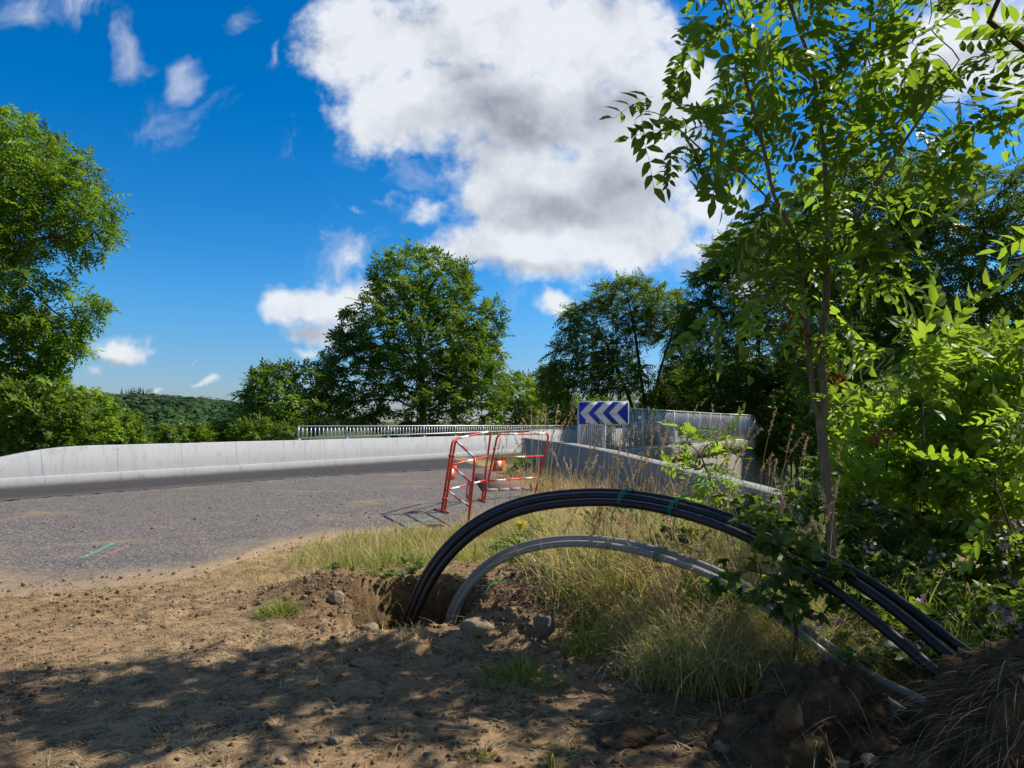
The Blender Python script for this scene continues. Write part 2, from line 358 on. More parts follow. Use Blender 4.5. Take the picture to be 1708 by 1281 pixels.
def dirt_mat():
    m, t, out = new_mat('dirt'); p = geo(t)
    veg = attr(t, 'veg'); dig = attr(t, 'dig'); far = attr(t, 'far')
    a = t.noise(p, 0.9, 6, 0.62); b = t.noise(p, 7, 7, 0.68); f = t.noise(p, 45, 6, 0.7); g = t.noise(p, 180, 4, 0.7)
    c = t.mix(t.step(a, 0.3, 0.7), (0.29, 0.178, 0.088, 1), (0.50, 0.345, 0.19, 1))
    c = t.mix(t.math('MULTIPLY', t.step(b, 0.42, 0.64), 0.85), c, (0.115, 0.074, 0.037, 1))
    c = t.mix(t.math('MULTIPLY', t.step(f, 0.48, 0.74), 0.6), c, (0.60, 0.47, 0.32, 1))
    c = t.mix(t.math('MULTIPLY', t.step(g, 0.5, 0.75), 0.6), c, (0.085, 0.055, 0.033, 1))
    vo = t.voro(p, 30, 'F1', 0); vc = t.add('ShaderNodeTexVoronoi', {'Vector': p, 'Scale': 30.0}).outputs['Color']
    vr = t.add('ShaderNodeSeparateColor', {0: vc}).outputs[0]
    peb = t.math('MULTIPLY', t.math('LESS_THAN', vo, 0.30), t.math('GREATER_THAN', vr, 0.80))
    c = t.mix(t.math('MULTIPLY', peb, 0.6), c, (0.36, 0.31, 0.25, 1))
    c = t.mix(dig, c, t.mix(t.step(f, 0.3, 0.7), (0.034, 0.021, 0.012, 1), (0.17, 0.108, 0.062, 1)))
    c = t.mix(t.math('MULTIPLY', veg, t.step(b, 0.3, 0.6)), c, t.mix(f, (0.14, 0.10, 0.04, 1), (0.36, 0.275, 0.13, 1)))
    c = t.mix(far, c, t.mix(b, (0.035, 0.06, 0.015, 1), (0.10, 0.11, 0.04, 1)))
    h = t.math('ADD', t.math('MULTIPLY', b, 0.8), t.math('ADD', t.math('MULTIPLY', f, 0.5), t.math('MULTIPLY', g, 0.25)))
    h = t.math('ADD', h, t.math('MULTIPLY', peb, 0.2))
    finish(t, out, c, 0.95, h, 0.9, 0.03, 0.12); return m
M['dirt'] = dirt_mat()

def soil_mat(name, k=1.0):
    m, t, out = new_mat(name); p = geo(t)
    b = t.noise(p, 9, 7, 0.7); f = t.noise(p, 60, 6, 0.72)
    c = t.mix(t.step(b, 0.3, 0.7), (0.050 * k, 0.032 * k, 0.020 * k, 1), (0.17 * k, 0.112 * k, 0.066 * k, 1))
    c = t.mix(t.math('MULTIPLY', t.step(f, 0.52, 0.74), 0.6), c, (0.26 * k, 0.185 * k, 0.115 * k, 1))
    h = t.math('ADD', t.math('MULTIPLY', b, 1.0), t.math('MULTIPLY', f, 0.6))
    finish(t, out, c, 0.95, h, 1.0, 0.03, 0.1); return m
M['soil'] = soil_mat('turned_soil', 1.0)
M['clod'] = soil_mat('soil_clod', 1.15)
M['crumb'] = soil_mat('soil_crumb', 1.9)

def asphalt(name, worn=True):
    m, t, out = new_mat(name); p = geo(t)
    dust = attr(t, 'dust')
    a = t.noise(p, 0.35, 5, 0.6); b = t.noise(p, 2.2, 7, 0.66)
    vt = t.add('ShaderNodeTexVoronoi', {'Vector': p, 'Scale': 58.0 if worn else 110.0})
    vr = t.add('ShaderNodeSeparateColor', {0: vt.outputs['Color']}).outputs[0]
    f = t.noise(p, 30, 6, 0.75)
    if worn:
        c = t.mix(vr, (0.020, 0.019, 0.020, 1), (0.215, 0.200, 0.192, 1))
        c = t.mix(t.math('MULTIPLY', t.math('GREATER_THAN', vr, 0.93), 0.8), c, (0.38, 0.36, 0.33, 1))
        c = t.mix(t.step(f, 0.50, 1.0), c, (0.135, 0.122, 0.117, 1))
        c = t.mix(t.math('MULTIPLY', t.step(a, 0.40, 0.65), 0.32), c, (0.15, 0.128, 0.112, 1))
        c = t.mix(t.math('MULTIPLY', t.step(b, 0.5, 0.7), 0.4), c, (0.075, 0.072, 0.074, 1))
        patch = t.noise(t.vec('MULTIPLY', p, (0.75, 1.0, 1.0)), 0.85, 7, 0.68, 0.4)
        du = t.math('ADD', dust, t.math('MULTIPLY', t.step(patch, 0.53, 0.74), 0.62))
        du = t.math('MULTIPLY', du, t.step(t.math('ADD', f, t.math('MULTIPLY', du, 0.45)), 0.42, 0.72), None, True)
    else:
        c = t.mix(vr, (0.030, 0.030, 0.033, 1), (0.070, 0.068, 0.072, 1))
        c = t.mix(t.math('MULTIPLY', t.step(b, 0.5, 0.75), 0.35), c, (0.09, 0.085, 0.08, 1))
        du = t.math('MULTIPLY', dust, t.step(f, 0.42, 0.62), None, True)
    n7 = t.noise(p, 7, 7, 0.68)
    c = t.mix(du, c, t.mix(n7, (0.17, 0.115, 0.068, 1), (0.42, 0.31, 0.195, 1)))
    h = t.math('ADD', t.math('MULTIPLY', vt.outputs['Distance'], -0.6), t.math('MULTIPLY', f, 0.6))
    finish(t, out, c, 0.9, h, 0.7, 0.012, 0.2); return m
M['lot'] = asphalt('worn_asphalt', True)
M['road'] = asphalt('dark_asphalt', False)
def stone_mat(name, a, b):
    m, t, out = new_mat(name); p = obj_co(t); n = t.noise(p, 14, 7, 0.7); n2 = t.noise(p, 50, 5, 0.7)
    c = t.mix(n, c4(a), c4(b)); c = t.mix(t.math('MULTIPLY', t.step(n2, 0.44, 0.62), 0.75), c, (0.19, 0.13, 0.08, 1))
    finish(t, out, c, 0.9, t.math('ADD', n, n2), 0.7, 0.015, 0.2); return m
M['stone'] = stone_mat('stone', (0.17, 0.13, 0.09), (0.38, 0.30, 0.21))
M['stonegrey'] = stone_mat('grey_stone', (0.10, 0.08, 0.06), (0.26, 0.215, 0.165))
def paint_mark(name, col):
    m, t, out = new_mat(name); p = geo(t); f = t.noise(p, 40, 5, 0.75); vt = t.voro(p, 60)
    k = t.step(t.math('ADD', f, t.math('MULTIPLY', vt, -0.25)), 0.28, 0.46)
    c = t.mix(k, (0.085, 0.08, 0.078, 1), c4(col)); finish(t, out, c, 0.85, vt, 0.5, 0.01, 0.2); return m
M['pgreen'] = paint_mark('green_marker_paint', (0.16, 0.42, 0.27))
M['ppink'] = paint_mark('pink_marker_paint', (0.42, 0.22, 0.20))
M['footway'] = plain_mat('red_footway', (0.24, 0.15, 0.125), 0.9, 0.2, 0.25, 25, bump=0.5)
M['kerb'] = concrete('kerb_stone', (0.40, 0.38, 0.35), 0.6, False)

# ------------------------------------------------------------------ ground
LX, LY = -10.57, 14.1                        # a point on the line of the far barrier
DIR = norm(np.array([0.611, 1.0])); NRM = np.array([DIR[1], -DIR[0]])     # along the road, and towards the camera side
def dline(x, y): return (x - LX) * NRM[0] + (y - LY) * NRM[1]
WA, WB = np.array([0.26, 18.5]), np.array([3.40, 7.8])     # wing wall
def ewing(x, y):                             # distance to the right of the wing wall line
    d = norm(WB - WA); n = np.array([-d[1], d[0]])
    return (x - WA[0]) * n[0] + (y - WA[1]) * n[1]
EX = [-30, -9, -5, -3.9, -3.0, -2.70, -2.62, -2.36, -1.56, -0.82, -0.35, 0.05, 0.6, 1.0]
EY = [4.6, 5.0, 5.25, 5.4, 5.75, 6.1, 6.75, 7.55, 8.15, 8.35, 9.6, 11.2, 13.6, 15.0]
def yedge(x): return np.interp(x, EX, EY)
def lotmask(x, y): return sst(y - yedge(x), -0.55, 0.05)
def bump(x, y, cx, cy, rx, ry, h, p=2):
    q = ((x - cx) / rx) ** 2 + ((y - cy) / ry) ** 2
    return h * np.exp(-q)
def pit_field(x, y):
    wob = 0.22 * fb2(x, y, 3.1, 5, 31, .6)
    q = np.sqrt((np.abs((x + 0.68 + 0.10 * (y - 5))) / 0.46) ** 3 + (np.abs(y - 5.02) / 0.66) ** 3) + wob
    return sst(q, 1.10, 0.84)
def gz(x, y, detail=True):
    x = np.asarray(x, float); y = np.asarray(y, float)
    lot = lotmask(x, y) * sst(dline(x, y), -0.6, -0.3)
    rough = (1 - lot) * sst(y, 30, 9) * sst(np.abs(x), 30, 9)
    z = rough * (0.035 * fb2(x, y, 0.8, 3, 3) + 0.0)
    if detail:
        zr = 0.034 * fb2(x, y, 3.2, 4, 5) + 0.028 * fb2(x, y, 12, 4, 8, .62) + 0.035 * np.maximum(0, fb2(x, y, 7, 3, 18) - .12)
        loose = sst(np.hypot((x - 0.5) / 2.4, (y - 4.6) / 1.3), 1.2, 0.5)
        z = z + rough * zr * (0.55 + 1.5 * loose) + rough * loose * 0.035 * np.maximum(0, fb2(x, y, 9, 3, 12))
    # spoil round the trench and the verge
    z = z + bump(x, y, -1.45, 5.25, 0.42, 0.45, 0.13) + bump(x, y, 0.15, 5.0, 0.55, 0.6, 0.17) + bump(x, y, -0.05, 4.45, 0.3, 0.25, 0.06)
    z = z + bump(x, y, 0.75, 4.55, 0.35, 0.3, 0.10) + bump(x, y, -0.5, 6.0, 0.6, 0.3, 0.09)
    z = z + bump(x, y, 1.7, 5.6, 1.1, 1.2, 0.16) + bump(x, y, 1.35, 2.95, 0.5, 0.3, 0.05)
    pf = pit_field(x, y)
    z = z * (1 - pf) + pf * (-0.70 + 0.16 * fb2(x, y, 7, 4, 40) * (1.2 - pf))
    # tyre ruts across the dirt at the left
    for cy in (4.75, 5.2):
        z = z - 0.014 * np.exp(-((y - cy + 0.10 * (x + 3)) / 0.10) ** 2) * sst(x, -1.7, -2.4) * (1 + 0.6 * np.sin(x * 38))
    # beyond the far wall the land drops, and right of the wing wall and bridge too
    d = dline(x, y)
    drop = sst(d, -0.35, -8) * 3.2 + sst(d, -8, -160) * 16
    z = z - drop
    e = np.minimum(ewing(x, y) - 0.55, 30); right = sst(e, 0, 6.0) * sst(y, 7.0, 11.0) * 4.2
    rb = sst(d, 8.15, 8.75) * sst(y, 15.5, 19.5) * 4.5
    z = z - np.maximum(right * sst(d, 7.0, 9.0), rb)
    # far hill and skyline
    z = z + 51 * np.exp(-((x + 430) / 260) ** 2 - ((y - 800) / 230) ** 2) * sst(y, 200, 560)
    z = z + 24 * sst(y, 700, 1600) + 14 * fb2(x, y, 0.0035, 3, 21) * sst(y, 250, 800)
    return z
def axis(lo, hi, step, far_lo, far_hi, gr=1.085):
    a = list(np.arange(lo, hi + 1e-6, step))
    s_, v = step, a[-1]
    while v < far_hi: s_ *= gr; v += s_; a.append(v)
    s_, v = step, a[0]; pre = []
    while v > far_lo: s_ *= gr; v -= s_; pre.append(v)
    return np.array(pre[::-1] + a)
def sheet(xs, ys, zf, mask=None):
    X, Y = np.meshgrid(xs, ys); nx = len(xs)
    V = np.stack([X.ravel(), Y.ravel(), zf(X, Y).ravel()], -1)
    i, j = np.meshgrid(np.arange(len(xs) - 1), np.arange(len(ys) - 1)); b = (j * nx + i).ravel()
    F = np.stack([b, b + 1, b + nx + 1, b + nx], -1)
    if mask is not None:
        cx = V[F].mean(1); k = mask(cx[:, 0], cx[:, 1]); F = F[k]
        used = np.unique(F); re = np.full(len(V), -1); re[used] = np.arange(len(used)); V = V[used]; F = re[F]
    return V, F
xs = axis(-3.6, 2.9, 0.022, -2500, 2500); ys = axis(2.0, 6.3, 0.018, -60, 3500)
V, F = sheet(xs, ys, gz)
x, y = V[:, 0], V[:, 1]
def vegf(x, y):
    v = sst(x, -2.6, -1.2) * sst(y, 5.3, 6.4) * sst(y - yedge(x), 0.3, -0.3)
    v = np.maximum(v, sst(x, 0.25, 0.9) * sst(y, 4.3, 5.0))
    v = np.maximum(v, sst(x, 1.1, 1.7) * sst(y, 3.2, 3.9))
    v = np.maximum(v, 0.5 * sst(x, -4.2, -2.2) * sst(y, 5.1, 5.8) * sst(y - yedge(x), 0.3, -0.3))
    return v
pfv = pit_field(x, y); band = (pfv > .02) & (pfv < .995)
jx = 0.055 * fbm(V * 7.0, 4, 141, .6) + 0.02 * fbm(V * 22, 3, 143); jy = 0.055 * fbm(V * 7.0 + 31, 4, 142, .6) + 0.02 * fbm(V * 22 + 9, 3, 144)
V[:, 0] += np.where(band, jx, 0); V[:, 1] += np.where(band, jy, 0)
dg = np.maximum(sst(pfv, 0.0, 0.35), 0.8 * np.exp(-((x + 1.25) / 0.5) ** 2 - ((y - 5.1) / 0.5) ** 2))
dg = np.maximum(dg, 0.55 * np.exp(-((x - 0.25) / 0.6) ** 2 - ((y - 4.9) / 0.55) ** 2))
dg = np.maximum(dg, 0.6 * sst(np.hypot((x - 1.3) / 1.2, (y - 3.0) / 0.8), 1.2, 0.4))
far = np.maximum(sst(dline(x, y), -0.4, -2.0), sst(ewing(x, y), 0.4, 1.2) * sst(y, 7, 9))
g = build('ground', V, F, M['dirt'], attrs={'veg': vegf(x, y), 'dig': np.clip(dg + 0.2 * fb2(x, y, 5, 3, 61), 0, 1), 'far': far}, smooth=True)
tag(g, kind='structure')

# worn asphalt area and the dark carriageway
def strip_w(y): return np.interp(y, [8, 11.5, 17, 18.5, 24, 32], [2.6, 2.95, 3.1, 3.7, 6.0, 8.6])
def lot_ok(x, y):
    nz = 0.30 * fb2(x, y, 1.3, 5, 77, .6)
    return (y > yedge(x) + nz - 0.40) & (dline(x, y) > strip_w(y) - 0.05) & (ewing(x, y) < -0.3) & ((dline(x, y) < 8.3) | (y < 18)) & (y < 40)
xs = axis(-4.5, 1.2, 0.045, -26, 6, 1.06); ys = axis(5.0, 9.6, 0.04, 4.2, 40, 1.05)
V, F = sheet(xs, ys, lambda a, b: 0.016 + 0.004 * fb2(a, b, 0.5, 2, 9), lot_ok)
x, y = V[:, 0], V[:, 1]; de = y - yedge(x)
du = sst(de + 0.35 * fb2(x, y, 1.3, 5, 77, .6), 1.0, -0.1) * 1.0 + 0.13
du = np.clip(du + 0.75 * fb2(x, y, 1.1, 5, 14) * sst(de, 3.0, 0.2), 0, 1)
# keep the sheet's border at ground level
V[:, 2] = np.where(de < 0.25, gz(x, y) + 0.004 - 0.05 * sst(de, -0.12, -0.45), V[:, 2])
V[:, 2] = np.where((de >= 0.25) & (de < 0.7), np.maximum(V[:, 2], gz(x, y) + 0.004), V[:, 2])
tag(build('parking_area', V, F, M['lot'], attrs={'dust': du}, smooth=True), kind='structure')
def rd_ok(x, y): return (dline(x, y) > -0.25) & (dline(x, y) < np.minimum(strip_w(y), 8.2) + 0.12 * fb2(x, y, 0.9, 3, 5)) & (ewing(x, y) < -0.3 + 1e3 * (y < 7)) 
xs = np.arange(-24, 34, 0.16); ys = np.arange(-4, 62, 0.16)
V, F = sheet(xs, ys, lambda a, b: a * 0 + 0.022, rd_ok)
d = dline(V[:, 0], V[:, 1])
tag(build('road', V, F, M['road'], attrs={'dust': np.clip(0.55 * sst(d, 0.75, 0.15) + 0.6 * sst(d - strip_w(V[:, 1]), -0.9, 0.1), 0, 1)}), kind='structure')
# red footway with its kerb beside the wing wall
mb = MB()
fw = np.array([[-0.55, 13.4], [0.62, 13.9], [0.02, 18.0], [-1.0, 17.6]])
V = np.array([[p[0], p[1], z] for z in (0.0, 0.07) for p in fw])
mb.add(V, np.array([[0, 1, 5, 4], [1, 2, 6, 5], [2, 3, 7, 6], [3, 0, 4, 7], [4, 5, 6, 7]]))
ft = mb.build('footway', M['footway']); tag(ft, kind='structure')
mb = MB()
for k in range(5):
    a = fw[0] + (fw[1] - fw[0]) * (k / 5 + 0.01); b = fw[0] + (fw[1] - fw[0]) * ((k + 1) / 5 - 0.01); m_ = (a + b) / 2; dd = norm(b - a)
    mb.box((m_[0] + 0.03, m_[1] - 0.075, 0.03), (np.linalg.norm(b - a), 0.13, 0.07), [[dd[0], dd[1], 0], [-dd[1], dd[0], 0], [0, 0, 1]], bev=0.012)
tag(mb.build('kerb', M['kerb']), kind='structure')

# sprayed survey marks
def stroke(name, mat, pts, wd, label, z=0.024):
    pts = np.array(pts, float); t_ = norm(np.gradient(pts, axis=0)); n_ = np.stack([-t_[:, 1], t_[:, 0]], -1)
    k = np.linspace(0, 1, 40); xs_ = np.interp(k, np.linspace(0, 1, len(pts)), pts[:, 0]); ys_ = np.interp(k, np.linspace(0, 1, len(pts)), pts[:, 1])
    p = np.stack([xs_, ys_], -1); n_ = np.stack([np.gradient(p[:, 1]), -np.gradient(p[:, 0])], -1); n_ = norm(n_)
    wl = wd * (0.75 + 0.5 * rng.random(40)); wr = wd * (0.75 + 0.5 * rng.random(40))
    V = np.concatenate([np.c_[p + n_ * wl[:, None], np.full(40, z)], np.c_[p - n_ * wr[:, None], np.full(40, z)]])
    i = np.arange(39); F = np.stack([i, i + 1, 41 + i, 40 + i], -1)
    o = build(name, V, F, mat, origin=V.mean(0)); return tag(o, label, 'paint mark')
stroke('paint_mark', M['pgreen'], [G(137, 934)[:2], G(162, 922)[:2], G(192, 908)[:2]], 0.032, 'pale green sprayed stroke on the grey asphalt beside the pink stroke', 0.02)
stroke('paint_mark', M['ppink'], [G(170, 933)[:2], G(190, 924)[:2], G(214, 912)[:2]], 0.022, 'faint pink sprayed stroke on the grey asphalt', 0.02)
stroke('paint_mark', M['pgreen'], [G(655, 889)[:2], G(690, 877)[:2], G(722, 866)[:2]], 0.03, 'green sprayed stroke on asphalt under the barrier shadow', 0.02)

# ------------------------------------------------------------------ concrete walls
def extrude(stations, prof):
    """stations: list of (xy, normal xy, top height); prof(h) -> list of (offset, z)"""
    V = []; n = None
    for xy, nn, h in stations:
        pr = prof(h); n = len(pr)
        for o_, z in pr: V.append([xy[0] + nn[0] * o_, xy[1] + nn[1] * o_, z])
    k = len(stations); F = []
    for i in range(k - 1):
        for j in range(n):
            j2 = (j + 1) % n; F.append([i * n + j, (i + 1) * n + j, (i + 1) * n + j2, i * n + j2])
    caps = np.array([list(range(n))[::-1], [(k - 1) * n + j for j in range(n)]])
    return np.array(V), [np.array(F)[:, ::-1], caps[:, ::-1]]
HY = [10.2, 11.6, 12.8, 13.6, 14.1, 14.5, 14.8, 15.1, 15.6, 16.6, 31.5, 33.4, 37, 48, 62]
HH = [.24, .28, .40, .54, .645, .735, .79, .825, .84, .85, .885, 1.06, 1.09, 1.17, 1.22]
st = []
for yy in np.concatenate([np.arange(10.2, 17, 0.15), np.arange(17, 31, 0.7), np.arange(31, 34, 0.25), np.arange(34, 62.5, 1.5)]):
    xx = LX + (yy - LY) * 0.611
    wob = 0.006 * math.sin(yy * 1.7) + 0.004 * math.sin(yy * 4.1)
    st.append((np.array([xx, yy]), NRM, float(np.interp(yy, HY, HH)) + wob * 0.6))
base = np.array([st[0][0][0], st[0][0][1], 0])
fb_ = thing('concrete_barrier', base, 'long white concrete safety wall with a sloping end along the far side of the road', 'wall')
V, F = extrude(st, lambda h: [(0.12, 0.18), (0.112, min(0.25, h * .8)), (0.05, h - 0.02), (0.03, h), (-0.13, h), (-0.15, h - 0.02), (-0.17, -1.4), (0.12, -1.4)])
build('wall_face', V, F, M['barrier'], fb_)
V, F = extrude([(a, b, c) for a, b, c in st], lambda h: [(0.235, -0.1), (0.222, min(0.20, h * .7)), (0.205, min(0.218, h * .75)), (0.1, min(0.235, h * .78)), (0.1, -0.1)])
V[:, :2] += (0.012 * fb2(V[:, 0], V[:, 1], 2.5, 4, 55))[:, None] * NRM
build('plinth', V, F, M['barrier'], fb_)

def railing(name, pts, ztop, zbot, post_every, bar_every, off, label, bar=(0.012, 0.045), zbase=None):
    """pts: polyline; ztop, zbot callables of arclength fraction"""
    pts = [np.array(p, float) for p in pts]
    seg = [np.linalg.norm(b - a) for a, b in zip(pts, pts[1:])]; L = sum(seg)
    def at(s_):
        for a, b, l in zip(pts, pts[1:], seg):
            if s_ <= l + 1e-9: d_ = (b - a) / l; return a + d_ * s_, d_
            s_ -= l
        d_ = (pts[-1] - pts[-2]) / seg[-1]; return pts[-1], d_
    p0, d0 = at(0); r = thing(name, (p0[0], p0[1], zbot(0)), label, 'railing')
    npan = max(1, round(L / post_every)); ps = np.linspace(0, L, npan + 1)
    for s_ in ps:
        p, d_ = at(s_); f = s_ / L; zb = (zbase or zbot)(f); mb = MB()
        mb.box((p[0], p[1], (ztop(f) - 0.03 + zb) / 2), (0.022, 0.075, ztop(f) - 0.03 - zb), [[d_[0], d_[1], 0], [-d_[1], d_[0], 0], [0, 0, 1]], bev=0.003)
        mb.box((p[0], p[1], zb + 0.008), (0.14, 0.14, 0.016), [[d_[0], d_[1], 0], [-d_[1], d_[0], 0], [0, 0, 1]], bev=0.01)
        mb.build('post', M['galv'], r)
    for a, b in zip(ps, ps[1:]):
        mb = MB(); nb = max(2, round((b - a) / bar_every))
        for q in np.linspace(a, b, nb + 1)[1:-1]:
            p, d_ = at(q); f = q / L
            mb.box((p[0], p[1], (ztop(f) - 0.045 + zbot(f) + 0.06) / 2), (bar[0], bar[1], ztop(f) - zbot(f) - 0.105), [[d_[0], d_[1], 0], [-d_[1], d_[0], 0], [0, 0, 1]])
        mb.build('bar_panel', M['galv'], r)
    cum = np.concatenate([[0], np.cumsum(seg)])
    for nm, zf, h, wd in (('top_rail', lambda f: ztop(f) - 0.022, 0.044, 0.075), ('bottom_rail', lambda f: zbot(f) + 0.045, 0.03, 0.05)):
        mb = MB()
        for i in range(len(seg)):
            f0, f1 = cum[i] / L, cum[i + 1] / L; a = np.array([*pts[i], zf(f0)]); b = np.array([*pts[i + 1], zf(f1)]); d_ = norm(b - a); sd = norm(np.cross([0, 0, 1], d_)); u_ = np.cross(d_, sd)
            mb.box((a + b) / 2, (np.linalg.norm(b - a), wd, h), [d_, sd, u_])
        mb.build(nm, M['galv'], r)
    return r
def fline(yy, off=0.0): return np.array([LX + (yy - LY) * 0.611, yy]) + NRM * off
hz = lambda f: float(np.interp(20.8 + f * 17.2, HY, HH))
railing('metal_railing', [fline(20.8, -0.05), fline(38.0, -0.05)], lambda f: 1.305 + 0.02 * f, lambda f: hz(f) + 0.012, 2.0, 0.165, 0,
        'low grey metal railing on top of the far white concrete wall', bar=(0.03, 0.03))

# wing wall with its falling top
WY = [18.5, 15.5, 13.35, 11.16, 8.93, 8.1, 7.8]; WH = [.975, .90, .81, .665, .505, .43, .36]
dW = norm(WB - WA); nW = np.array([dW[1], -dW[0]])          # towards the road
if nW[0] > 0: nW = -nW
st = []
for t_ in np.linspace(0, 1, 26):
    p = WA + (WB - WA) * t_; st.append((p, -nW, float(np.interp(-p[1], [-a for a in WY], WH))))
V, F = extrude(st, lambda h: [(0.0, h - 0.015), (0.015, h), (0.30, h), (0.315, h - 0.015), (0.33, -1.6), (0.0, -0.3)])
ww = build('wing_wall', V, F, M['wing'], origin=np.array([WA[0], WA[1], 0]))
tag(ww, 'grey concrete wing wall with a falling top beside the dry grass', 'wall')

# bridge edge on the right
RA, RB_, RC = np.array([1.95, 20.0]), np.array([10.32, 33.5]), np.array([15.9, 41.6])
br = thing('bridge', (RA[0], RA[1], 0), 'old stained concrete bridge side under the right hand metal railing', 'bridge')
def along(p, off): return p + NRM * off
mb = MB()
st = [(p, NRM, 0.40 + 0.14 * i / 6) for i, p in enumerate([RA - DIR * 0.6 + (RB_ - RA) * t_ for t_ in np.linspace(0, 1, 6)] + [RC])]
V, F = extrude(st, lambda h: [(0.22, h - 0.06), (0.20, h), (-0.4, h), (-0.4, h - 0.5), (0.10, h - 0.5), (0.13, h - 0.46), (0.22, h - 0.40)]); mb.add(V, F)
mb.build('cornice', M['abut'], br)
mb = MB()
st = [(p, NRM, -0.06 + 0.14 * i / 6) for i, p in enumerate([RA - DIR * 0.6 + (RB_ - RA) * t_ for t_ in np.linspace(0, 1, 6)] + [RC])]
V, F = extrude(st, lambda h: [(0.06, h), (-0.3, h), (-0.3, -6), (0.16, -6)]); mb.add(V, F)
mb.build('abutment', M['abut'], br)
mb = MB()     # a pilaster that stands forward on the abutment
pm = RA + (RB_ - RA) * 0.62
mb.box((pm[0] + NRM[0] * 0.25, pm[1] + NRM[1] * 0.25, -3.2), (1.2, 0.42, 5.9), [[DIR[0], DIR[1], 0], [-NRM[0], -NRM[1], 0], [0, 0, 1]], bev=0.05)
mb.build('pier', M['abut'], br)
rr = railing('metal_railing', [RA, RB_, RC], lambda f: 1.915 - 0.03 * f, lambda f: 0.43 + 0.12 * f, 1.72, 0.14, 0,
             'tall grey metal railing of flat bars behind the blue chevron sign', bar=(0.012, 0.022), zbase=lambda f: 0.395 + 0.14 * f)

# ------------------------------------------------------------------ chevron sign
SC = P(1006, 689, 16.0)
sn = norm(np.array([-0.36, -0.93, 0])); sx = np.array([-sn[1], sn[0], 0]); 
if sx[0] < 0: sx = -sx
SWD, SHT = 1.20, 0.555
sg = thing('chevron_sign', (SC[0], SC[1], 0.0), 'blue and white chevron road sign pointing left before the railing', 'road sign')
def rrect(wd, ht, r, n=6):
    out = []
    for cx, cy, a0 in ((wd / 2 - r, -ht / 2 + r, -90), (wd / 2 - r, ht / 2 - r, 0), (-wd / 2 + r, ht / 2 - r, 90), (-wd / 2 + r, -ht / 2 + r, 180)):
        for k in range(n + 1):
            a = R(a0 + 90 * k / n); out.append((cx + r * math.cos(a), cy + r * math.sin(a)))
    return out
def plate(pr, c, ax, ay, nrm, t0, t1):
    n = len(pr); V = [c + ax * q[0] + ay * q[1] + nrm * t for t in (t0, t1) for q in pr]
    return np.array(V), [np.array([[i, (i + 1) % n, n + (i + 1) % n, n + i] for i in range(n)]), np.array([list(range(n))[::-1], list(range(n, 2 * n))])]
UPV = np.array([0, 0, 1.0])
mb = MB(); mb.add(*plate(rrect(SWD, SHT, 0.05), SC, sx, UPV, sn, -0.035, 0.0)); mb.build('frame', M['signwhite'], sg)
mb = MB(); mb.add(*plate(rrect(SWD - 0.03, SHT - 0.03, 0.042), SC, sx, UPV, sn, 0.001, 0.004)); mb.build('blue_face', M['signblue'], sg)
def clip(poly, x0, x1):
    for (ax_, s_) in ((x0, 1), (x1, -1)):
        out = []
        for i in range(len(poly)):
            a, b = poly[i], poly[(i + 1) % len(poly)]; ia, ib = (a[0] - ax_) * s_ >= 0, (b[0] - ax_) * s_ >= 0
            if ia: out.append(a)
            if ia != ib: t_ = (ax_ - a[0]) / (b[0] - a[0]); out.append((ax_, a[1] + t_ * (b[1] - a[1])))
        poly = out
        if not poly: break
    return poly
hw, hh = SWD / 2 - 0.019, SHT / 2 - 0.019
for k in range(3):
    tip = -0.49 + (k * 0.348) - 0.07; wd_ = 0.20; sw = 0.245
    mb = MB()
    for s_ in (1, -1):
        q = [(tip, 0), (tip + wd_, 0), (tip + wd_ + sw, s_ * hh), (tip + sw, s_ * hh)]
        q = clip(q, -hw, hw)
        if s_ < 0: q = q[::-1]
        mb.add(*plate(q, SC, sx, UPV, sn, 0.006, 0.008))
    mb.build('chevron', M['signwhite'], sg)
mb = MB()
pz = SC[2] + SHT / 2 - 0.05
mb.box((SC[0] - sn[0] * 0.075, SC[1] - sn[1] * 0.075, (pz - 0.3) / 2), (0.08, 0.055, pz + 0.3), [sx, -sn, UPV], bev=0.006)
mb.build('post', M['galv'], sg)
mb = MB()
for dz in (-0.15, 0.15):
    mb.box((SC[0] - sn[0] * 0.041, SC[1] - sn[1] * 0.041, SC[2] + dz), (0.9, 0.012, 0.05), [sx, -sn, UPV])
mb.build('bracket', M['galv'], sg)

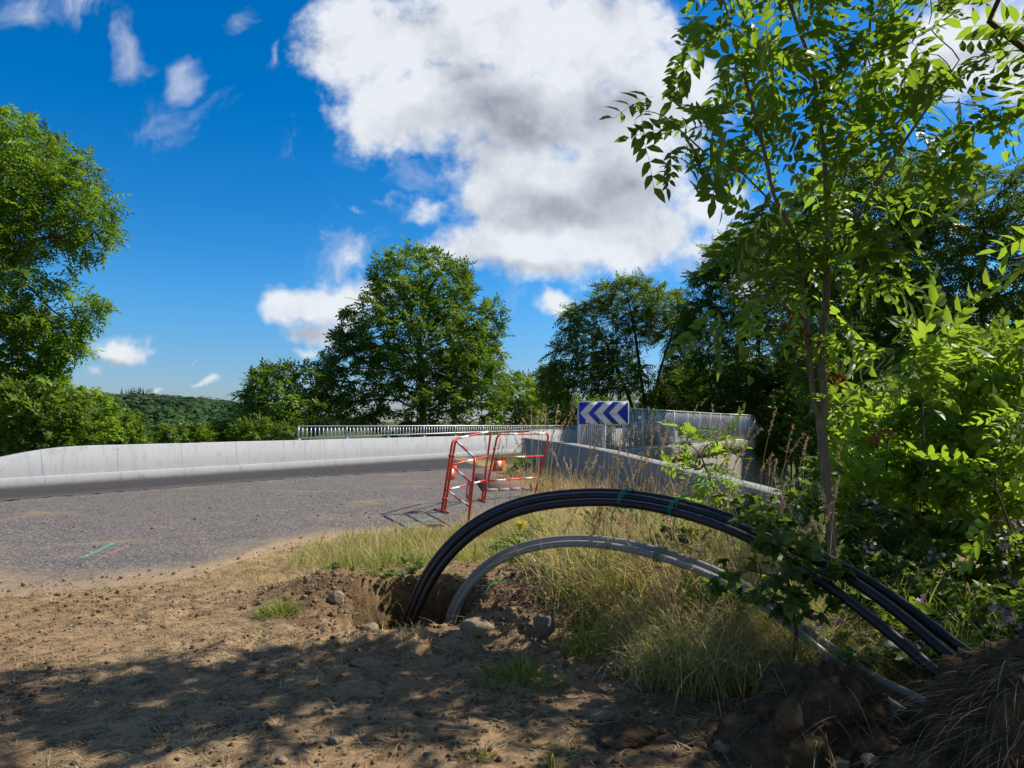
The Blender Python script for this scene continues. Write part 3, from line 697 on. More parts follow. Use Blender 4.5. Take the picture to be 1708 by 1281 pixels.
# ------------------------------------------------------------------ folding red barrier
def lerp(a, b, t_): return a + (b - a) * t_
def post_pts(bu, bv, tu, tv, Y, zb=None):
    b = P(bu, bv, Y); t_ = P(tu, tv, Y)
    if zb is not None: b = lerp(t_, b, (t_[2] - zb) / (t_[2] - b[2]))
    return b, t_
Lb, Lt = post_pts(736, 857, 755, 733, 10.15, 0.02)
Mb, Mt = post_pts(805, 826, 819, 719, 11.6, 0.02)
Nb, Nt = post_pts(777, 905, 793, 765, 8.75, 0.0)
Rb, Rt = post_pts(893, 822, 916, 723, 12.5, 0.02)
M2b, M2t = post_pts(809, 827, 830, 724, 11.65, 0.02)
bar_ = thing('folding_barrier', Lb, 'red and white folding tubular work barrier standing on the asphalt', 'barrier')
def panel(b0, t0, b1, t1, rr_, plate_side, cl, foot=None):
    q = 0.0175
    mb = MB(); wb = MB()
    # frame tube with rounded upper corners
    ta, tb = norm(t0 - b0), norm(t1 - b1); across = norm(t1 - t0); rad = 0.10
    pts = [b0]
    for k in range(7):
        a = k / 6 * math.pi / 2; pts.append(t0 - ta * rad + ta * rad * math.sin(a) + across * rad * (1 - math.cos(a)))
    for k in range(7):
        a = math.pi / 2 - k / 6 * math.pi / 2; pts.append(t1 - tb * rad + tb * rad * math.sin(a) - across * rad * (1 - math.cos(a)))
    pts.append(b1)
    mb.tube(pts, q, 10)
    pa = mb.build('panel', M['redpaint'], bar_, smooth=False)
    for f in pa.data.polygons: f.use_smooth = len(f.vertices) == 4
    # rails: red tubes with a white sleeve of retroreflective tape
    for fr in (0.36, 0.705):
        a, b = lerp(t0, b0, fr), lerp(t1, b1, fr); r_ = MB(); r_.tube([a, b], 0.0145, 10); o = r_.build('rail', M['redpaint'], pa, origin=pa['_o'])
        for u0, u1 in (((0.40, 0.60),) if fr < 0.5 else ((0.12, 0.32), (0.66, 0.86))):
            s_ = MB(); s_.tube([lerp(a, b, u0), lerp(a, b, u1)], 0.0160, 10); s_.build('white_band', M['whitepaint'], pa, origin=pa['_o'])
    for u0, u1 in ((0.16, 0.36), (0.68, 0.90)):
        s_ = MB(); a, b = lerp(t0, t1, u0), lerp(t0, t1, u1); s_.tube([a, b], q + 0.002, 10); s_.build('white_band', M['whitepaint'], pa, origin=pa['_o'])
    # plate hanging under the middle rail
    a, b = lerp(t0, b0, 0.36), lerp(t1, b1, 0.36); d_ = norm(b - a); dn = norm(lerp(b0, b1, .5) - lerp(t0, t1, .5)); nr = norm(np.cross(d_, dn))
    L_ = np.linalg.norm(b - a); c0 = a + d_ * (0.05 if plate_side == 0 else L_ - 0.29)
    def pl(x0, x1, y0, y1, t0_, t1_, mat, nm):
        r_ = MB(); prof = [(x0, y0), (x1, y0), (x1, y1), (x0, y1)]; r_.add(*plate(prof, c0, d_, dn, nr, t0_, t1_)); r_.build(nm, mat, pa, origin=pa['_o'])
    pl(0, 0.25, 0.02, 0.24, -0.002, 0.002, M['orangepaint'], 'plate')
    pl(0.07, 0.165, 0.055, 0.18, -0.0035, 0.0035, M['whitepaint'], 'plate_sticker')
    # clips and foot
    for fr in (0.22, 0.82):
        s_ = MB(); p = lerp(t0, b0, fr); s_.tube([p - ta * 0.02, p + ta * 0.02], q + 0.008, 10); s_.build('clip', M['redpaint'], pa, origin=pa['_o'])
    return pa
p1 = panel(Lb, Lt, Mb, Mt, 0, 0, 0)
p2 = panel(Lb + [0.045, -0.04, 0], Lt + [0.045, -0.04, -0.01], Nb, Nt, 0, 1, 0)
p3 = panel(M2b, M2t, Rb, Rt, 0, 0, 0)
for c_, a_, b_ in ((Lb, G(718, 849), G(761, 860)), (Mb, G(790, 822), G(823, 836))):
    v_ = norm((b_ - a_) * [1, 1, 0]); mb = MB(); c2 = np.array([c_[0], c_[1], 0.035]); mb.tube([c2 - v_ * 0.26, c2 + v_ * 0.26], 0.015, 8); mb.build('foot', M['redpaint'], bar_)

# ------------------------------------------------------------------ conduits bowing out of the trench
def spline(pts, n=70):
    p = np.array(pts, float); p = np.concatenate([[2 * p[0] - p[1]], p, [2 * p[-1] - p[-2]]]); out = []
    m_ = len(p) - 3; per = max(2, n // m_)
    for i in range(m_):
        a, b, c, d_ = p[i:i + 4]
        for t_ in np.linspace(0, 1, per, endpoint=(i == m_ - 1)):
            out.append(0.5 * ((2 * b) + (-a + c) * t_ + (2 * a - 5 * b + 4 * c - d_) * t_ ** 2 + (-a + 3 * b - 3 * c + d_) * t_ ** 3))
    return np.array(out)
def pipe(name, uv, Ya, Yb, rad, mat, label, group, dY=0.0, ridged=False, pre=None, post=None):
    us = np.array([q[0] for q in uv], float); f = (us - us[0]) / (us[-1] - us[0])
    pts = [P(q[0], q[1], Ya + (Yb - Ya) * ff + dY) for q, ff in zip(uv, f)]
    if pre is not None: pts = [pts[0] + np.array(pre)] + pts
    if post is not None: pts = pts + [pts[-1] + np.array(post)]
    s_ = spline(pts, 110 if not ridged else 110); mb = MB()
    # soften kinks of the traced curve
    for _ in range(10): s_[1:-1] = 0.5 * s_[1:-1] + 0.25 * (s_[:-2] + s_[2:])
    mb.tube(s_, rad, 16); o = mb.build(name, mat, origin=s_[0], smooth=True)
    tag(o, label, 'pipe', group); return s_
GB = 'black cable conduits'; GG = 'grey cable conduits'
BT = [(672, 1052), (687, 1005), (714, 947), (766, 887), (830, 848), (900, 827), (985, 820), (1060, 824), (1150, 841), (1240, 871), (1310, 899), (1400, 941), (1480, 988), (1560, 1048), (1632, 1104)]
def offs(c, d):
    """shift a traced curve sideways by d(fraction) pixels"""
    c = np.array(c, float); t_ = norm(np.gradient(c, axis=0)); f = np.linspace(0, 1, len(c)); n_ = np.stack([-t_[:, 1], t_[:, 0]], -1)
    return [tuple(q) for q in c + n_ * np.array([d(x) for x in f])[:, None]]
RB = 0.0245
pb1 = pipe('black_conduit', BT, 4.95, 2.80, RB, M['blackpipe'], 'upper black plastic conduit arching highest out of the trench', GB, 0.06, pre=(0.01, 0.15, -0.5), post=(0.35, -0.2, -0.25))
pb2 = pipe('black_conduit', offs(BT, lambda f: np.interp(f, [0, .3, .5, .75, 1], [7, 6, 6.5, 10, 24])), 4.95, 2.78, RB, M['blackpipe'], 'second black plastic conduit pressed against the upper one', GB, 0.0, pre=(0.01, 0.15, -0.5), post=(0.35, -0.2, -0.25))
pb3 = pipe('black_conduit', offs(BT, lambda f: np.interp(f, [0, .3, .5, .65, .85, 1], [15, 18, 17, 20, 50, 58])), 4.85, 2.74, RB, M['blackpipe'], 'lowest black plastic conduit of the bowed bundle', GB, -0.02, pre=(0.01, 0.15, -0.5), post=(0.35, -0.2, -0.25))
GT = [(744, 1052), (757, 1006), (788, 960), (830, 927), (884, 906), (952, 897), (1022, 901), (1104, 919), (1192, 950), (1280, 1000), (1370, 1068), (1430, 1112), (1490, 1146), (1545, 1172)]
pg1 = pipe('grey_conduit', GT, 4.9, 3.0, 0.0215, M['greypipe'], 'upper grey plastic conduit arching under the black ones', GG, 0.05, pre=(0.0, 0.1, -0.45), post=(0.25, -0.1, -0.15))
pg2 = pipe('grey_conduit', offs(GT, lambda f: np.interp(f, [0, .35, .5, .7, .85, 1], [8, 9, 10, 12, 17, 34])), 4.85, 2.97, 0.0215, M['greypipe'], 'lower grey plastic conduit, nearest the ground', GG, 0.0, pre=(0.0, 0.1, -0.45), post=(0.25, -0.1, -0.15))
# printing along the grey conduit
def printing(s_, u0, u1, rad, owner):
    uu = U0 + FPX * s_[:, 0] / s_[:, 1]; k = len(s_) // 6; i0 = k + np.argmin(np.abs(uu[k:] - u0)); i1 = k + np.argmin(np.abs(uu[k:] - u1)); r = np.random.default_rng(int(u0)); mb = MB()
    seg = np.linalg.norm(np.diff(s_, axis=0), axis=1); cum = np.concatenate([[0], np.cumsum(seg)]); q = cum[i0]
    while q < cum[i1]:
        L_ = r.uniform(.004, .012); pts_ = [np.array([np.interp(x_, cum, s_[:, j]) for j in range(3)]) for x_ in (q, q + L_)]; t_ = norm(pts_[1] - pts_[0]); out = norm(np.array([-.1, -.8, .6])); out = norm(out - t_ * out.dot(t_)); sd = np.cross(t_, out); h_ = r.uniform(.003, .0055)
        o_ = out * (rad + .0009); mb.add([pts_[0] + o_ - sd * h_, pts_[1] + o_ - sd * h_, pts_[1] + o_ + sd * h_, pts_[0] + o_ + sd * h_], np.array([[0, 1, 2, 3]])); q += L_ + r.uniform(.003, .008) + (.03 if r.random() < .12 else 0)
    mb.build('printing', M['signwhite'], owner, origin=owner['_o'])
go = [o for o in bpy.data.objects if o.name.startswith('grey_conduit')]
printing(pg1, 985, 1035, .0215, go[0]); printing(pg2, 1120, 1195, .0215, go[1])
# green twine ties
def near_u(s_, u):
    uu = U0 + FPX * s_[:, 0] / s_[:, 1]; k = len(s_) // 6; i = k + np.argmin(np.abs(uu[k:] - u)); return s_[i], norm(s_[min(i + 1, len(s_) - 1)] - s_[i - 1])
def tie(u, pipes, label, tails):
    ps = [near_u(p, u)[0] for p in pipes]; c = np.mean(ps, 0); tg = near_u(pipes[0], u)[1]
    up = norm(np.array([0, 0, 1.0]) - tg * tg[2]); sd = np.cross(tg, up)
    r_up = max(abs(np.dot(p - c, up)) for p in ps) + 0.037; r_s = max(abs(np.dot(p - c, sd)) for p in ps) + 0.037
    o = thing('twine_tie', c, label, 'twine'); mb = MB()
    for sh in (-0.006, 0.006):
        a = np.linspace(0, 2 * np.pi, 25); mb.tube(c + tg * sh + np.outer(np.cos(a) * r_up, up) + np.outer(np.sin(a) * r_s, sd), 0.0032, 5)
    mb.build('loop', M['twine'], o)
    for tl in tails:
        mb = MB(); q = [c + up * r_up * 0.9] + [c + np.array(d_) for d_ in tl]; mb.tube(spline(q, 24), 0.0028, 5); mb.build('loose_end', M['twine'], o)
tie(1132, [pb1, pb2, pb3], 'knotted green twine tie round the black conduits near the bramble', [[(0.05, 0, 0.12), (0.15, 0, 0.14), (0.22, 0, 0.10)], [(-0.02, -0.06, 0.05), (-0.05, -0.08, -0.12), (-0.02, -0.07, -0.22)], [(0.06, 0, 0.10), (0.12, 0.02, 0.17), (0.2, 0.02, 0.16)]])
tie(1045, [pb1, pb2, pb3], 'thin green twine loop round the top of the black conduits', [[(-0.08, -0.06, -0.04), (-0.11, -0.06, -0.16), (-0.09, -0.05, -0.24)]])
tie(1098, [pg1, pg2], 'green twine loop round the two grey conduits', [[(0.02, -0.02, 0.08), (0.04, 0, 0.10)]])

# ------------------------------------------------------------------ leaves and trees
def leaf_hi(L=1.0, Wd=0.36, fold=0.10, droop=0.14):
    V = np.array([[0, 0, 0], [.32, 0, 0], [.68, 0, -droop * .4], [1, 0, -droop], [.30, .5 * Wd, fold * Wd * 2], [.66, .42 * Wd, fold * Wd * 1.6 - droop * .4], [.30, -.5 * Wd, fold * Wd * 2], [.66, -.42 * Wd, fold * Wd * 1.6 - droop * .4]]) * [L, L, L]
    F = np.array([[0, 1, 4], [1, 2, 5], [1, 5, 4], [2, 3, 5], [0, 6, 1], [1, 7, 2], [1, 6, 7], [2, 7, 3]])
    return V, F
def leaf_lo(L=1.0, Wd=0.42, fold=0.10, droop=0.15):
    V = np.array([[0, 0, 0], [.42 * L, .5 * Wd * L, fold * Wd * L], [L, 0, -droop * L], [.42 * L, -.5 * Wd * L, fold * Wd * L]])
    return V, np.array([[0, 3, 2], [0, 2, 1]])
def rotz(V, a):
    c, s_ = math.cos(a), math.sin(a); return V @ np.array([[c, s_, 0], [-s_, c, 0], [0, 0, 1]])
def rotx(V, a):
    c, s_ = math.cos(a), math.sin(a); return V @ np.array([[1, 0, 0], [0, c, s_], [0, -s_, c]])
def pinnate(pairs, L, Wd, gap, hi=False, droop=0.35, r=None, rach=0.0):
    """compound leaf along +x"""
    r = r or random; V = []; F = []; n = 0; tot = gap * (pairs + 0.6)
    def cv(x_): return -droop * tot * (x_ / tot) ** 2
    mk = leaf_hi if hi else leaf_lo
    def put(x_, ang, l, roll):
        nonlocal n
        v, f = mk(l, Wd); v = rotx(v, roll); v = rotz(v, ang); v = v + [x_, 0, cv(x_)]
        V.append(v); F.append(f + n); n += len(v)
    for k in range(pairs):
        x_ = gap * (k + 0.8); l = L * (0.75 + 0.35 * math.sin(math.pi * (k + 1) / (pairs + 1))) * r.uniform(.85, 1.12)
        for s_ in (1, -1): put(x_ + r.uniform(-.1, .1) * gap, s_ * R(r.uniform(48, 68)), l, s_ * R(r.uniform(-30, 12)))
    put(tot, R(r.uniform(-12, 12)), L * 1.05, R(r.uniform(-15, 15)))
    if rach > 0:
        xs_ = np.linspace(0, tot, 6); v = []
        for x_ in xs_: v += [[x_, rach, cv(x_)], [x_, -rach, cv(x_)]]
        f = []
        for i in range(5): f += [[2 * i, 2 * i + 1, 2 * i + 3], [2 * i, 2 * i + 3, 2 * i + 2]]
        V.append(np.array(v)); F.append(np.array(f) + n); n += len(v)
    return np.concatenate(V), np.concatenate(F)
def palmate(nl, L, Wd, stalk=0.25, hi=False, spread=62):
    V = []; F = []; n = 0; mk = leaf_hi if hi else leaf_lo
    for k in range(nl):
        a = R((k - (nl - 1) / 2) * spread + random.uniform(-9, 9)); l = L * (1.08 if k == nl // 2 else 0.88) * random.uniform(.88, 1.1)
        v, f = mk(l, Wd, 0.12, random.uniform(.05, .3)); v = rotx(v, R(random.uniform(-22, 22))); v = rotz(v, a); v = v + [stalk * L, 0, 0]; V.append(v); F.append(f + n); n += len(v)
    return np.concatenate(V), np.concatenate(F)
def sprig(nl, L, Wd, length, hi=False):
    V = []; F = []; n = 0; mk = leaf_hi if hi else leaf_lo
    for k in range(nl):
        v, f = mk(L * random.uniform(.75, 1.15), Wd, 0.1, random.uniform(.05, .3)); v = rotx(v, R(random.uniform(-35, 35)))
        v = rotz(v, (1 if k % 2 else -1) * R(random.uniform(25, 75)) * (0.3 if k == nl - 1 else 1)); v = v + [length * (k + .5) / nl, 0, random.uniform(-.1, .1) * length]; V.append(v); F.append(f + n); n += len(v)
    return np.concatenate(V), np.concatenate(F)
def frames(f, r, tilt=0.5, up=(0, 0, 1)):
    """rotation matrices with x along f, z roughly up, tilted at random"""
    f = norm(f); u_ = np.array(up) + r.normal(0, tilt, f.shape); u_ = norm(u_ - f * (u_ * f).sum(-1, keepdims=True)); s_ = np.cross(u_, f)
    return np.stack([f, s_, u_], -1)
def scatter(temps, pos, mats, scale, r, tone):
    Vs = []; Fs = []; Ts = []; n = 0; k = r.integers(0, len(temps), len(pos))
    for i, (tv, tf) in enumerate(temps):
        q = np.where(k == i)[0]
        if not len(q): continue
        v = np.einsum('nij,kj->nki', mats[q], tv) * scale[q][:, None, None] + pos[q][:, None]
        Vs.append(v.reshape(-1, 3)); Fs.append((tf[None] + (np.arange(len(q)) * len(tv))[:, None, None]).reshape(-1, tf.shape[1]) + n)
        Ts.append(np.repeat(tone[q], len(tv))); n += len(q) * len(tv)
    return np.concatenate(Vs), np.concatenate(Fs), np.concatenate(Ts)
DENS = 1.0
def ell_points(ells, r, clump=0.0, csc=1.0, seed=0):
    out = []
    for e in ells:
        cx, cy, cz, rx, ry, rz, n = e; n = int(n * DENS); d_ = norm(r.normal(size=(n * 3, 3))); rad = r.random(n * 3) ** (1 / 4.0)
        p = d_ * rad[:, None] * [rx, ry, rz] + [cx, cy, cz]
        if clump > 0: p = p[vn3(p * csc, seed) > clump * (0.55 + 0.45 * r.random(len(p)))]
        out.append(p[:n])
    return np.concatenate(out)
def colonize(att, nodes, par, D, di, dk, iters, r, bias=(0, 0, 0.05)):
    pos = np.array(nodes, float); par = list(par); bias = np.array(bias)
    d = np.linalg.norm(att[:, None] - pos[None], axis=2); ni = d.argmin(1); nd = d.min(1); nch = np.zeros(200000, int)
    for p in par:
        if p >= 0: nch[p] += 1
    for it in range(iters):
        act = nd < di
        if not act.any():
            if len(att) == 0: break
            act = nd <= nd.min() + D
        dirs = norm(att[act] - pos[ni[act]]); idx = ni[act]; acc = np.zeros((len(pos), 3)); np.add.at(acc, idx, dirs)
        src = np.unique(idx); src = src[nch[src] < 4]
        if not len(src): break
        new = pos[src] + D * norm(norm(acc[src]) + bias + r.normal(0, 0.18, (len(src), 3)))
        base_ = len(pos); pos = np.concatenate([pos, new]); par += list(src); nch[src] += 1
        dn = np.linalg.norm(att[:, None] - new[None], axis=2); m_ = dn.min(1); a_ = dn.argmin(1) + base_
        up_ = m_ < nd; nd = np.where(up_, m_, nd); ni = np.where(up_, a_, ni)
        keep = nd > dk; att = att[keep]; nd = nd[keep]; ni = ni[keep]
        if len(att) == 0: break
    return pos, np.array(par)
def radii(par, r0, p=2.3):
    n = len(par); a = np.zeros(n); ch = np.zeros(n, int)
    for i in range(n - 1, -1, -1):
        if ch[i] == 0: a[i] = r0 ** p
        if par[i] >= 0: a[par[i]] += a[i]; ch[par[i]] += 1
    return a ** (1 / p), ch
def limb_mesh(pos, par, rad, rmin, sides=6):
    n = len(par); best = np.full(n, -1)
    order = np.argsort(rad)
    for i in order:
        if par[i] >= 0: best[par[i]] = i
    mb = MB(); starts = [i for i in range(n) if par[i] < 0 or best[par[i]] != i]
    for s_ in starts:
        if rad[s_] < rmin: continue
        ch = [par[s_]] if par[s_] >= 0 else []; i = s_
        while i >= 0 and rad[i] >= rmin: ch.append(i); i = best[i]
        if len(ch) < 2: continue
        rr_ = rad[ch].copy()
        if par[s_] >= 0: rr_[0] = rr_[1]
        mb.tube(pos[ch], rr_, sides if rr_.max() > 0.03 else 4, caps=False)
    return mb
def tree(name, base, label, cat, ells, trunk, D, di, dk, r0, temps, mat, kl=2.0, rleaf=2.2, seed=1, clump=0.35, csc=0.8, scale=(0.8, 1.2), tilt=0.5, fwd=0.9, droop=0.2,
         bark_mat='bark', rmin=None, group=None, bias=(0, 0, 0.05), limbs=None, p=2.3, tone_sc=0.7, sides=7, crown_name='crown'):
    r = np.random.default_rng(seed); att = ell_points(ells, r, clump, csc, seed)
    nodes = []; par = []
    for poly in [trunk] + (limbs or []):
        poly = np.array(poly, float); dens = [poly[0]]
        for a, b in zip(poly, poly[1:]):
            m_ = max(1, int(round(np.linalg.norm(b - a) / D)))
            for t_ in np.linspace(0, 1, m_ + 1)[1:]: dens.append(a + (b - a) * t_)
        if not nodes:
            for q in dens: par.append(len(nodes) - 1); nodes.append(q)
        else:
            st_ = int(np.argmin([np.linalg.norm(np.array(n_) - dens[0]) for n_ in nodes]))
            for q in dens[1:]: par.append(st_); nodes.append(q); st_ = len(nodes) - 1
    pos, par = colonize(att, nodes, par, D, di, dk, 160, r, bias)
    rad, ch = radii(par, r0, p)
    T = thing(name, base, label, cat, group)
    limb_mesh(pos, par, rad, rmin if rmin is not None else r0 * 1.2, sides).build('trunk', M[bark_mat], T, smooth=True)
    sel = np.where((rad < r0 * rleaf) & (par >= 0))[0]
    cnt = r.poisson(kl, len(sel)) + (ch[sel] == 0)
    src = np.repeat(sel, cnt); pd = pos[par[src]]; d_ = norm(pos[src] - pd)
    lp = pd + (pos[src] - pd) * r.random((len(src), 1))
    f = norm(d_ * fwd + r.normal(0, 0.6, d_.shape) * [1, 1, 0.6] + [0, 0, -droop])
    sc_ = r.uniform(scale[0], scale[1], len(src))
    tn = np.clip(0.5 + 0.42 * fbm(lp * tone_sc, 2, seed + 5) * 1.6 + r.normal(0, 0.28, len(src)), 0, 1)
    v, fc, tt = scatter(temps, lp, frames(f, r, tilt), sc_, r, tn)
    build(crown_name, v, fc, mat, T, tone=tt)
    return T, len(fc)
random.seed(3)
T_wal = [pinnate(3, .20, .46, .11) for _ in range(6)]
T_loc = [pinnate(6, .085, .50, .055) for _ in range(6)]
T_ash_far = [pinnate(4, .15, .36, .085, droop=.6) for _ in range(6)]
T_ash = [pinnate(random.choice((4, 5, 5)), .105, .40, .052, True, random.uniform(.25, .7), rach=.0012) for _ in range(10)]
T_br = [palmate(3, .085, .62, .35, True) for _ in range(5)] + [palmate(5, .075, .58, .35, True, 42) for _ in range(3)]
T_sh = [sprig(6, .085, .52, .16, True) for _ in range(8)]
T_shlo = [sprig(7, .11, .55, .22) for _ in range(8)]
tree_stats = []
def EP(u, v, Y, ru, rv, ry, n): 
    c = P(u, v, Y); k = Y / FPX; return (c[0], c[1], c[2], ru * k, ry, rv * k, n)

DENS = 2.2
# the big walnut in the middle, behind the railing
b = P(700, 770, 37); b[2] = -3.3
tree_stats.append(tree('walnut_tree', b, 'broad dense dark green tree in the middle behind the far railing', 'tree',
    [EP(690, 465, 37, 82, 60, 2.2, 190), EP(760, 470, 37, 40, 40, 1.5, 60), EP(815, 530, 37, 30, 40, 1.4, 50), EP(640, 470, 37, 22, 30, .8, 25), EP(745, 500, 37, 60, 60, 2.2, 130), EP(650, 545, 36, 85, 70, 3, 190), EP(735, 570, 36, 95, 80, 3.2, 230), EP(795, 560, 37, 45, 70, 2.2, 110),
     EP(610, 610, 36, 75, 55, 3, 160), EP(680, 640, 35, 120, 70, 3.4, 260), EP(790, 640, 36, 68, 70, 3, 200), EP(590, 665, 36, 60, 50, 2.5, 110), EP(565, 560, 37, 28, 16, 1, 22), EP(550, 640, 36, 30, 40, 1.5, 50), EP(730, 700, 35, 110, 50, 2.5, 140)],
    [b, b + [0.1, 0, 2.2], b + [0.2, 0, 4.0], b + [0.15, 0, 6.2], b + [0.0, 0, 8.5]], 0.32, 4.0, 0.40, 0.013, T_wal, M['walnut'], kl=3.2, rleaf=2.3, seed=4, clump=.46, csc=.50, tone_sc=.5, scale=(.85, 1.3))[1])
# its lower neighbour to the left
b = P(470, 740, 33); b[2] = -3.0
tree_stats.append(tree('walnut_tree', b, 'lower spreading dark tree left of the big one, beside the hill view', 'tree',
    [EP(470, 650, 33, 62, 48, 2, 170), EP(520, 640, 33.5, 35, 40, 1.6, 80), EP(425, 668, 33, 36, 26, 1.2, 60), EP(440, 700, 33, 50, 35, 1.8, 90), EP(500, 690, 32.5, 60, 40, 1.8, 110)],
    [b, b + [0.1, 0, 1.5], b + [0.1, 0, 3.0], b + [0, 0, 4.5]], 0.28, 3.5, 0.36, 0.011, T_wal, M['walnut'], kl=3.2, rleaf=2.3, seed=9, clump=.4, csc=.6, scale=(.8, 1.15))[1])
# locust in the gap
b = P(1078, 720, 47); b[2] = -4
tree_stats.append(tree('locust_tree', b, 'open airy locust tree standing behind the chevron sign with sky showing through', 'tree',
    [EP(1050, 488, 47, 60, 26, 2.5, 120), EP(985, 530, 47, 55, 34, 2.5, 130), EP(1095, 515, 47, 55, 40, 2.5, 130), EP(950, 590, 47, 32, 40, 2, 80), EP(1040, 570, 47, 70, 50, 3, 160), EP(1120, 560, 47, 42, 60, 2.5, 120), EP(1000, 625, 46, 70, 36, 3, 130), EP(930, 640, 46, 40, 36, 2.5, 90), EP(1110, 640, 47, 60, 40, 3, 110)],
    [b, b + [0.1, 0, 4.0], b + [0, 0, 6.5]], 0.42, 6, 0.56, 0.015, [(v * 2.3, f) for v, f in T_loc], M['locust'], kl=4.0, rleaf=2.6, seed=14, clump=.50, csc=.5, tone_sc=.4, scale=(.8, 1.2),
    limbs=[[b + [0, 0, 4], P(1040, 640, 47), P(1010, 570, 47)], [b + [0, 0, 5], P(1100, 620, 47), P(1120, 560, 47)], [b + [0, 0, 6], P(1060, 560, 47), P(1050, 510, 47)]])[1])
# dark trees on the right
def rt(u, Y, label, ells, seed, name='locust_tree', mat='dark', kl=2.4, clump=.46, temps=None, zb=-4.2, lean=0.0, sc=1.9):
    b = P(u, 720, Y); b[2] = zb
    top = max(e[2] for e in ells)
    tree_stats.append(tree(name, b, label, 'tree', ells, [b, b + [lean * .3, 0, (top - zb) * .3], b + [lean, 0, (top - zb) * .6], b + [lean * 1.3, 0, (top - zb) * .85]], 0.34, 5, 0.42, 0.011,
        temps or [(v * sc, f) for v, f in T_loc], M[mat], kl=kl * 1.7, rleaf=2.5, seed=seed, clump=clump, csc=.6, tone_sc=.5, scale=(.8, 1.25))[1])
rt(1265, 41, 'dark locust tree rising at the end of the tall railing', [EP(1245, 440, 41, 85, 60, 2.6, 220), EP(1190, 460, 41, 50, 22, 1.6, 70), EP(1300, 400, 41, 70, 50, 2.4, 150), EP(1200, 530, 41, 70, 50, 2.4, 170), EP(1290, 520, 41, 90, 60, 2.6, 220), EP(1230, 610, 41, 90, 45, 2.5, 170), EP(1340, 600, 41, 60, 60, 2.4, 120), EP(1190, 660, 41, 60, 40, 2, 90)], 23)
rt(1430, 26, 'tall dark locust tree directly behind the young ash', [EP(1420, 340, 26, 100, 70, 2.4, 200), EP(1500, 380, 26, 80, 60, 2.2, 160), EP(1380, 470, 26, 90, 60, 2.4, 190), EP(1480, 500, 26, 90, 70, 2.4, 190), EP(1420, 610, 26, 110, 60, 2.4, 180), EP(1340, 420, 26, 40, 50, 1.5, 70)], 31, clump=.44)
rt(1640, 26, 'tall feathery locust tree at the right edge of the view', [EP(1560, 280, 26, 55, 40, 1.4, 90), EP(1640, 330, 26, 90, 60, 1.8, 170), EP(1590, 400, 26, 90, 60, 1.8, 190), EP(1690, 430, 26, 90, 80, 2, 190), EP(1560, 500, 26, 80, 60, 1.8, 150), EP(1660, 540, 26, 100, 60, 2, 190), EP(1740, 340, 26, 60, 80, 2, 90), EP(1600, 620, 26, 110, 60, 2, 150)], 37, clump=.45, mat='locust', sc=1.6)
rt(1530, 42, 'dark tree standing far behind in the right hand wood', [EP(1440, 560, 42, 130, 90, 4, 240), EP(1580, 580, 42, 140, 100, 4, 260), EP(1690, 600, 42, 110, 100, 4, 200), EP(1500, 680, 41, 200, 60, 4, 260), EP(1330, 660, 42, 90, 60, 3, 130)], 43, 'dark_tree', 'dark', 2.6, .3, T_wal, -5)
rt(1330, 48, 'green shaded tree under the locusts beyond the railing', [EP(1200, 690, 48, 90, 45, 3, 150), EP(1300, 690, 48, 90, 60, 3, 170), EP(1150, 650, 49, 60, 50, 3, 130), EP(1260, 640, 49, 80, 50, 3, 140)], 47, 'dark_tree', 'hedge', 2.6, .25, [(v * 1.2, f) for v, f in T_wal], -6)
# bushes in the gap between walnut and locust
for i, (u, v, Y, ru, rv, n, lb) in enumerate([(865, 672, 52, 42, 50, 190, 'bushy dark green tree just right of the big walnut'), (915, 660, 56, 36, 55, 180, 'small round topped tree under the airy locust'), (985, 690, 54, 60, 40, 190, 'low dark bush behind the chevron sign'), (1080, 692, 55, 70, 36, 200, 'low green bush behind the near end of the tall railing')]):
    b = P(u, 730, Y); b[2] = -4.5
    tree_stats.append(tree('bushy_tree', b, lb, 'tree', [EP(u, v, Y, ru, rv, 2.2, n), EP(u - ru * .5, v + 20, Y, ru * .6, rv * .7, 1.8, n // 3), EP(u + ru * .4, v + 25, Y, ru * .7, rv * .6, 1.8, n // 3)], [b, b + [0, 0, 2], b + [0, 0, 4]], 0.4, 5, .48, .013, [(v_ * 1.3, f_) for v_, f_ in T_wal], M['hedge'], kl=3.6, rleaf=2.4, seed=60 + i, clump=.3, csc=.6)[1])

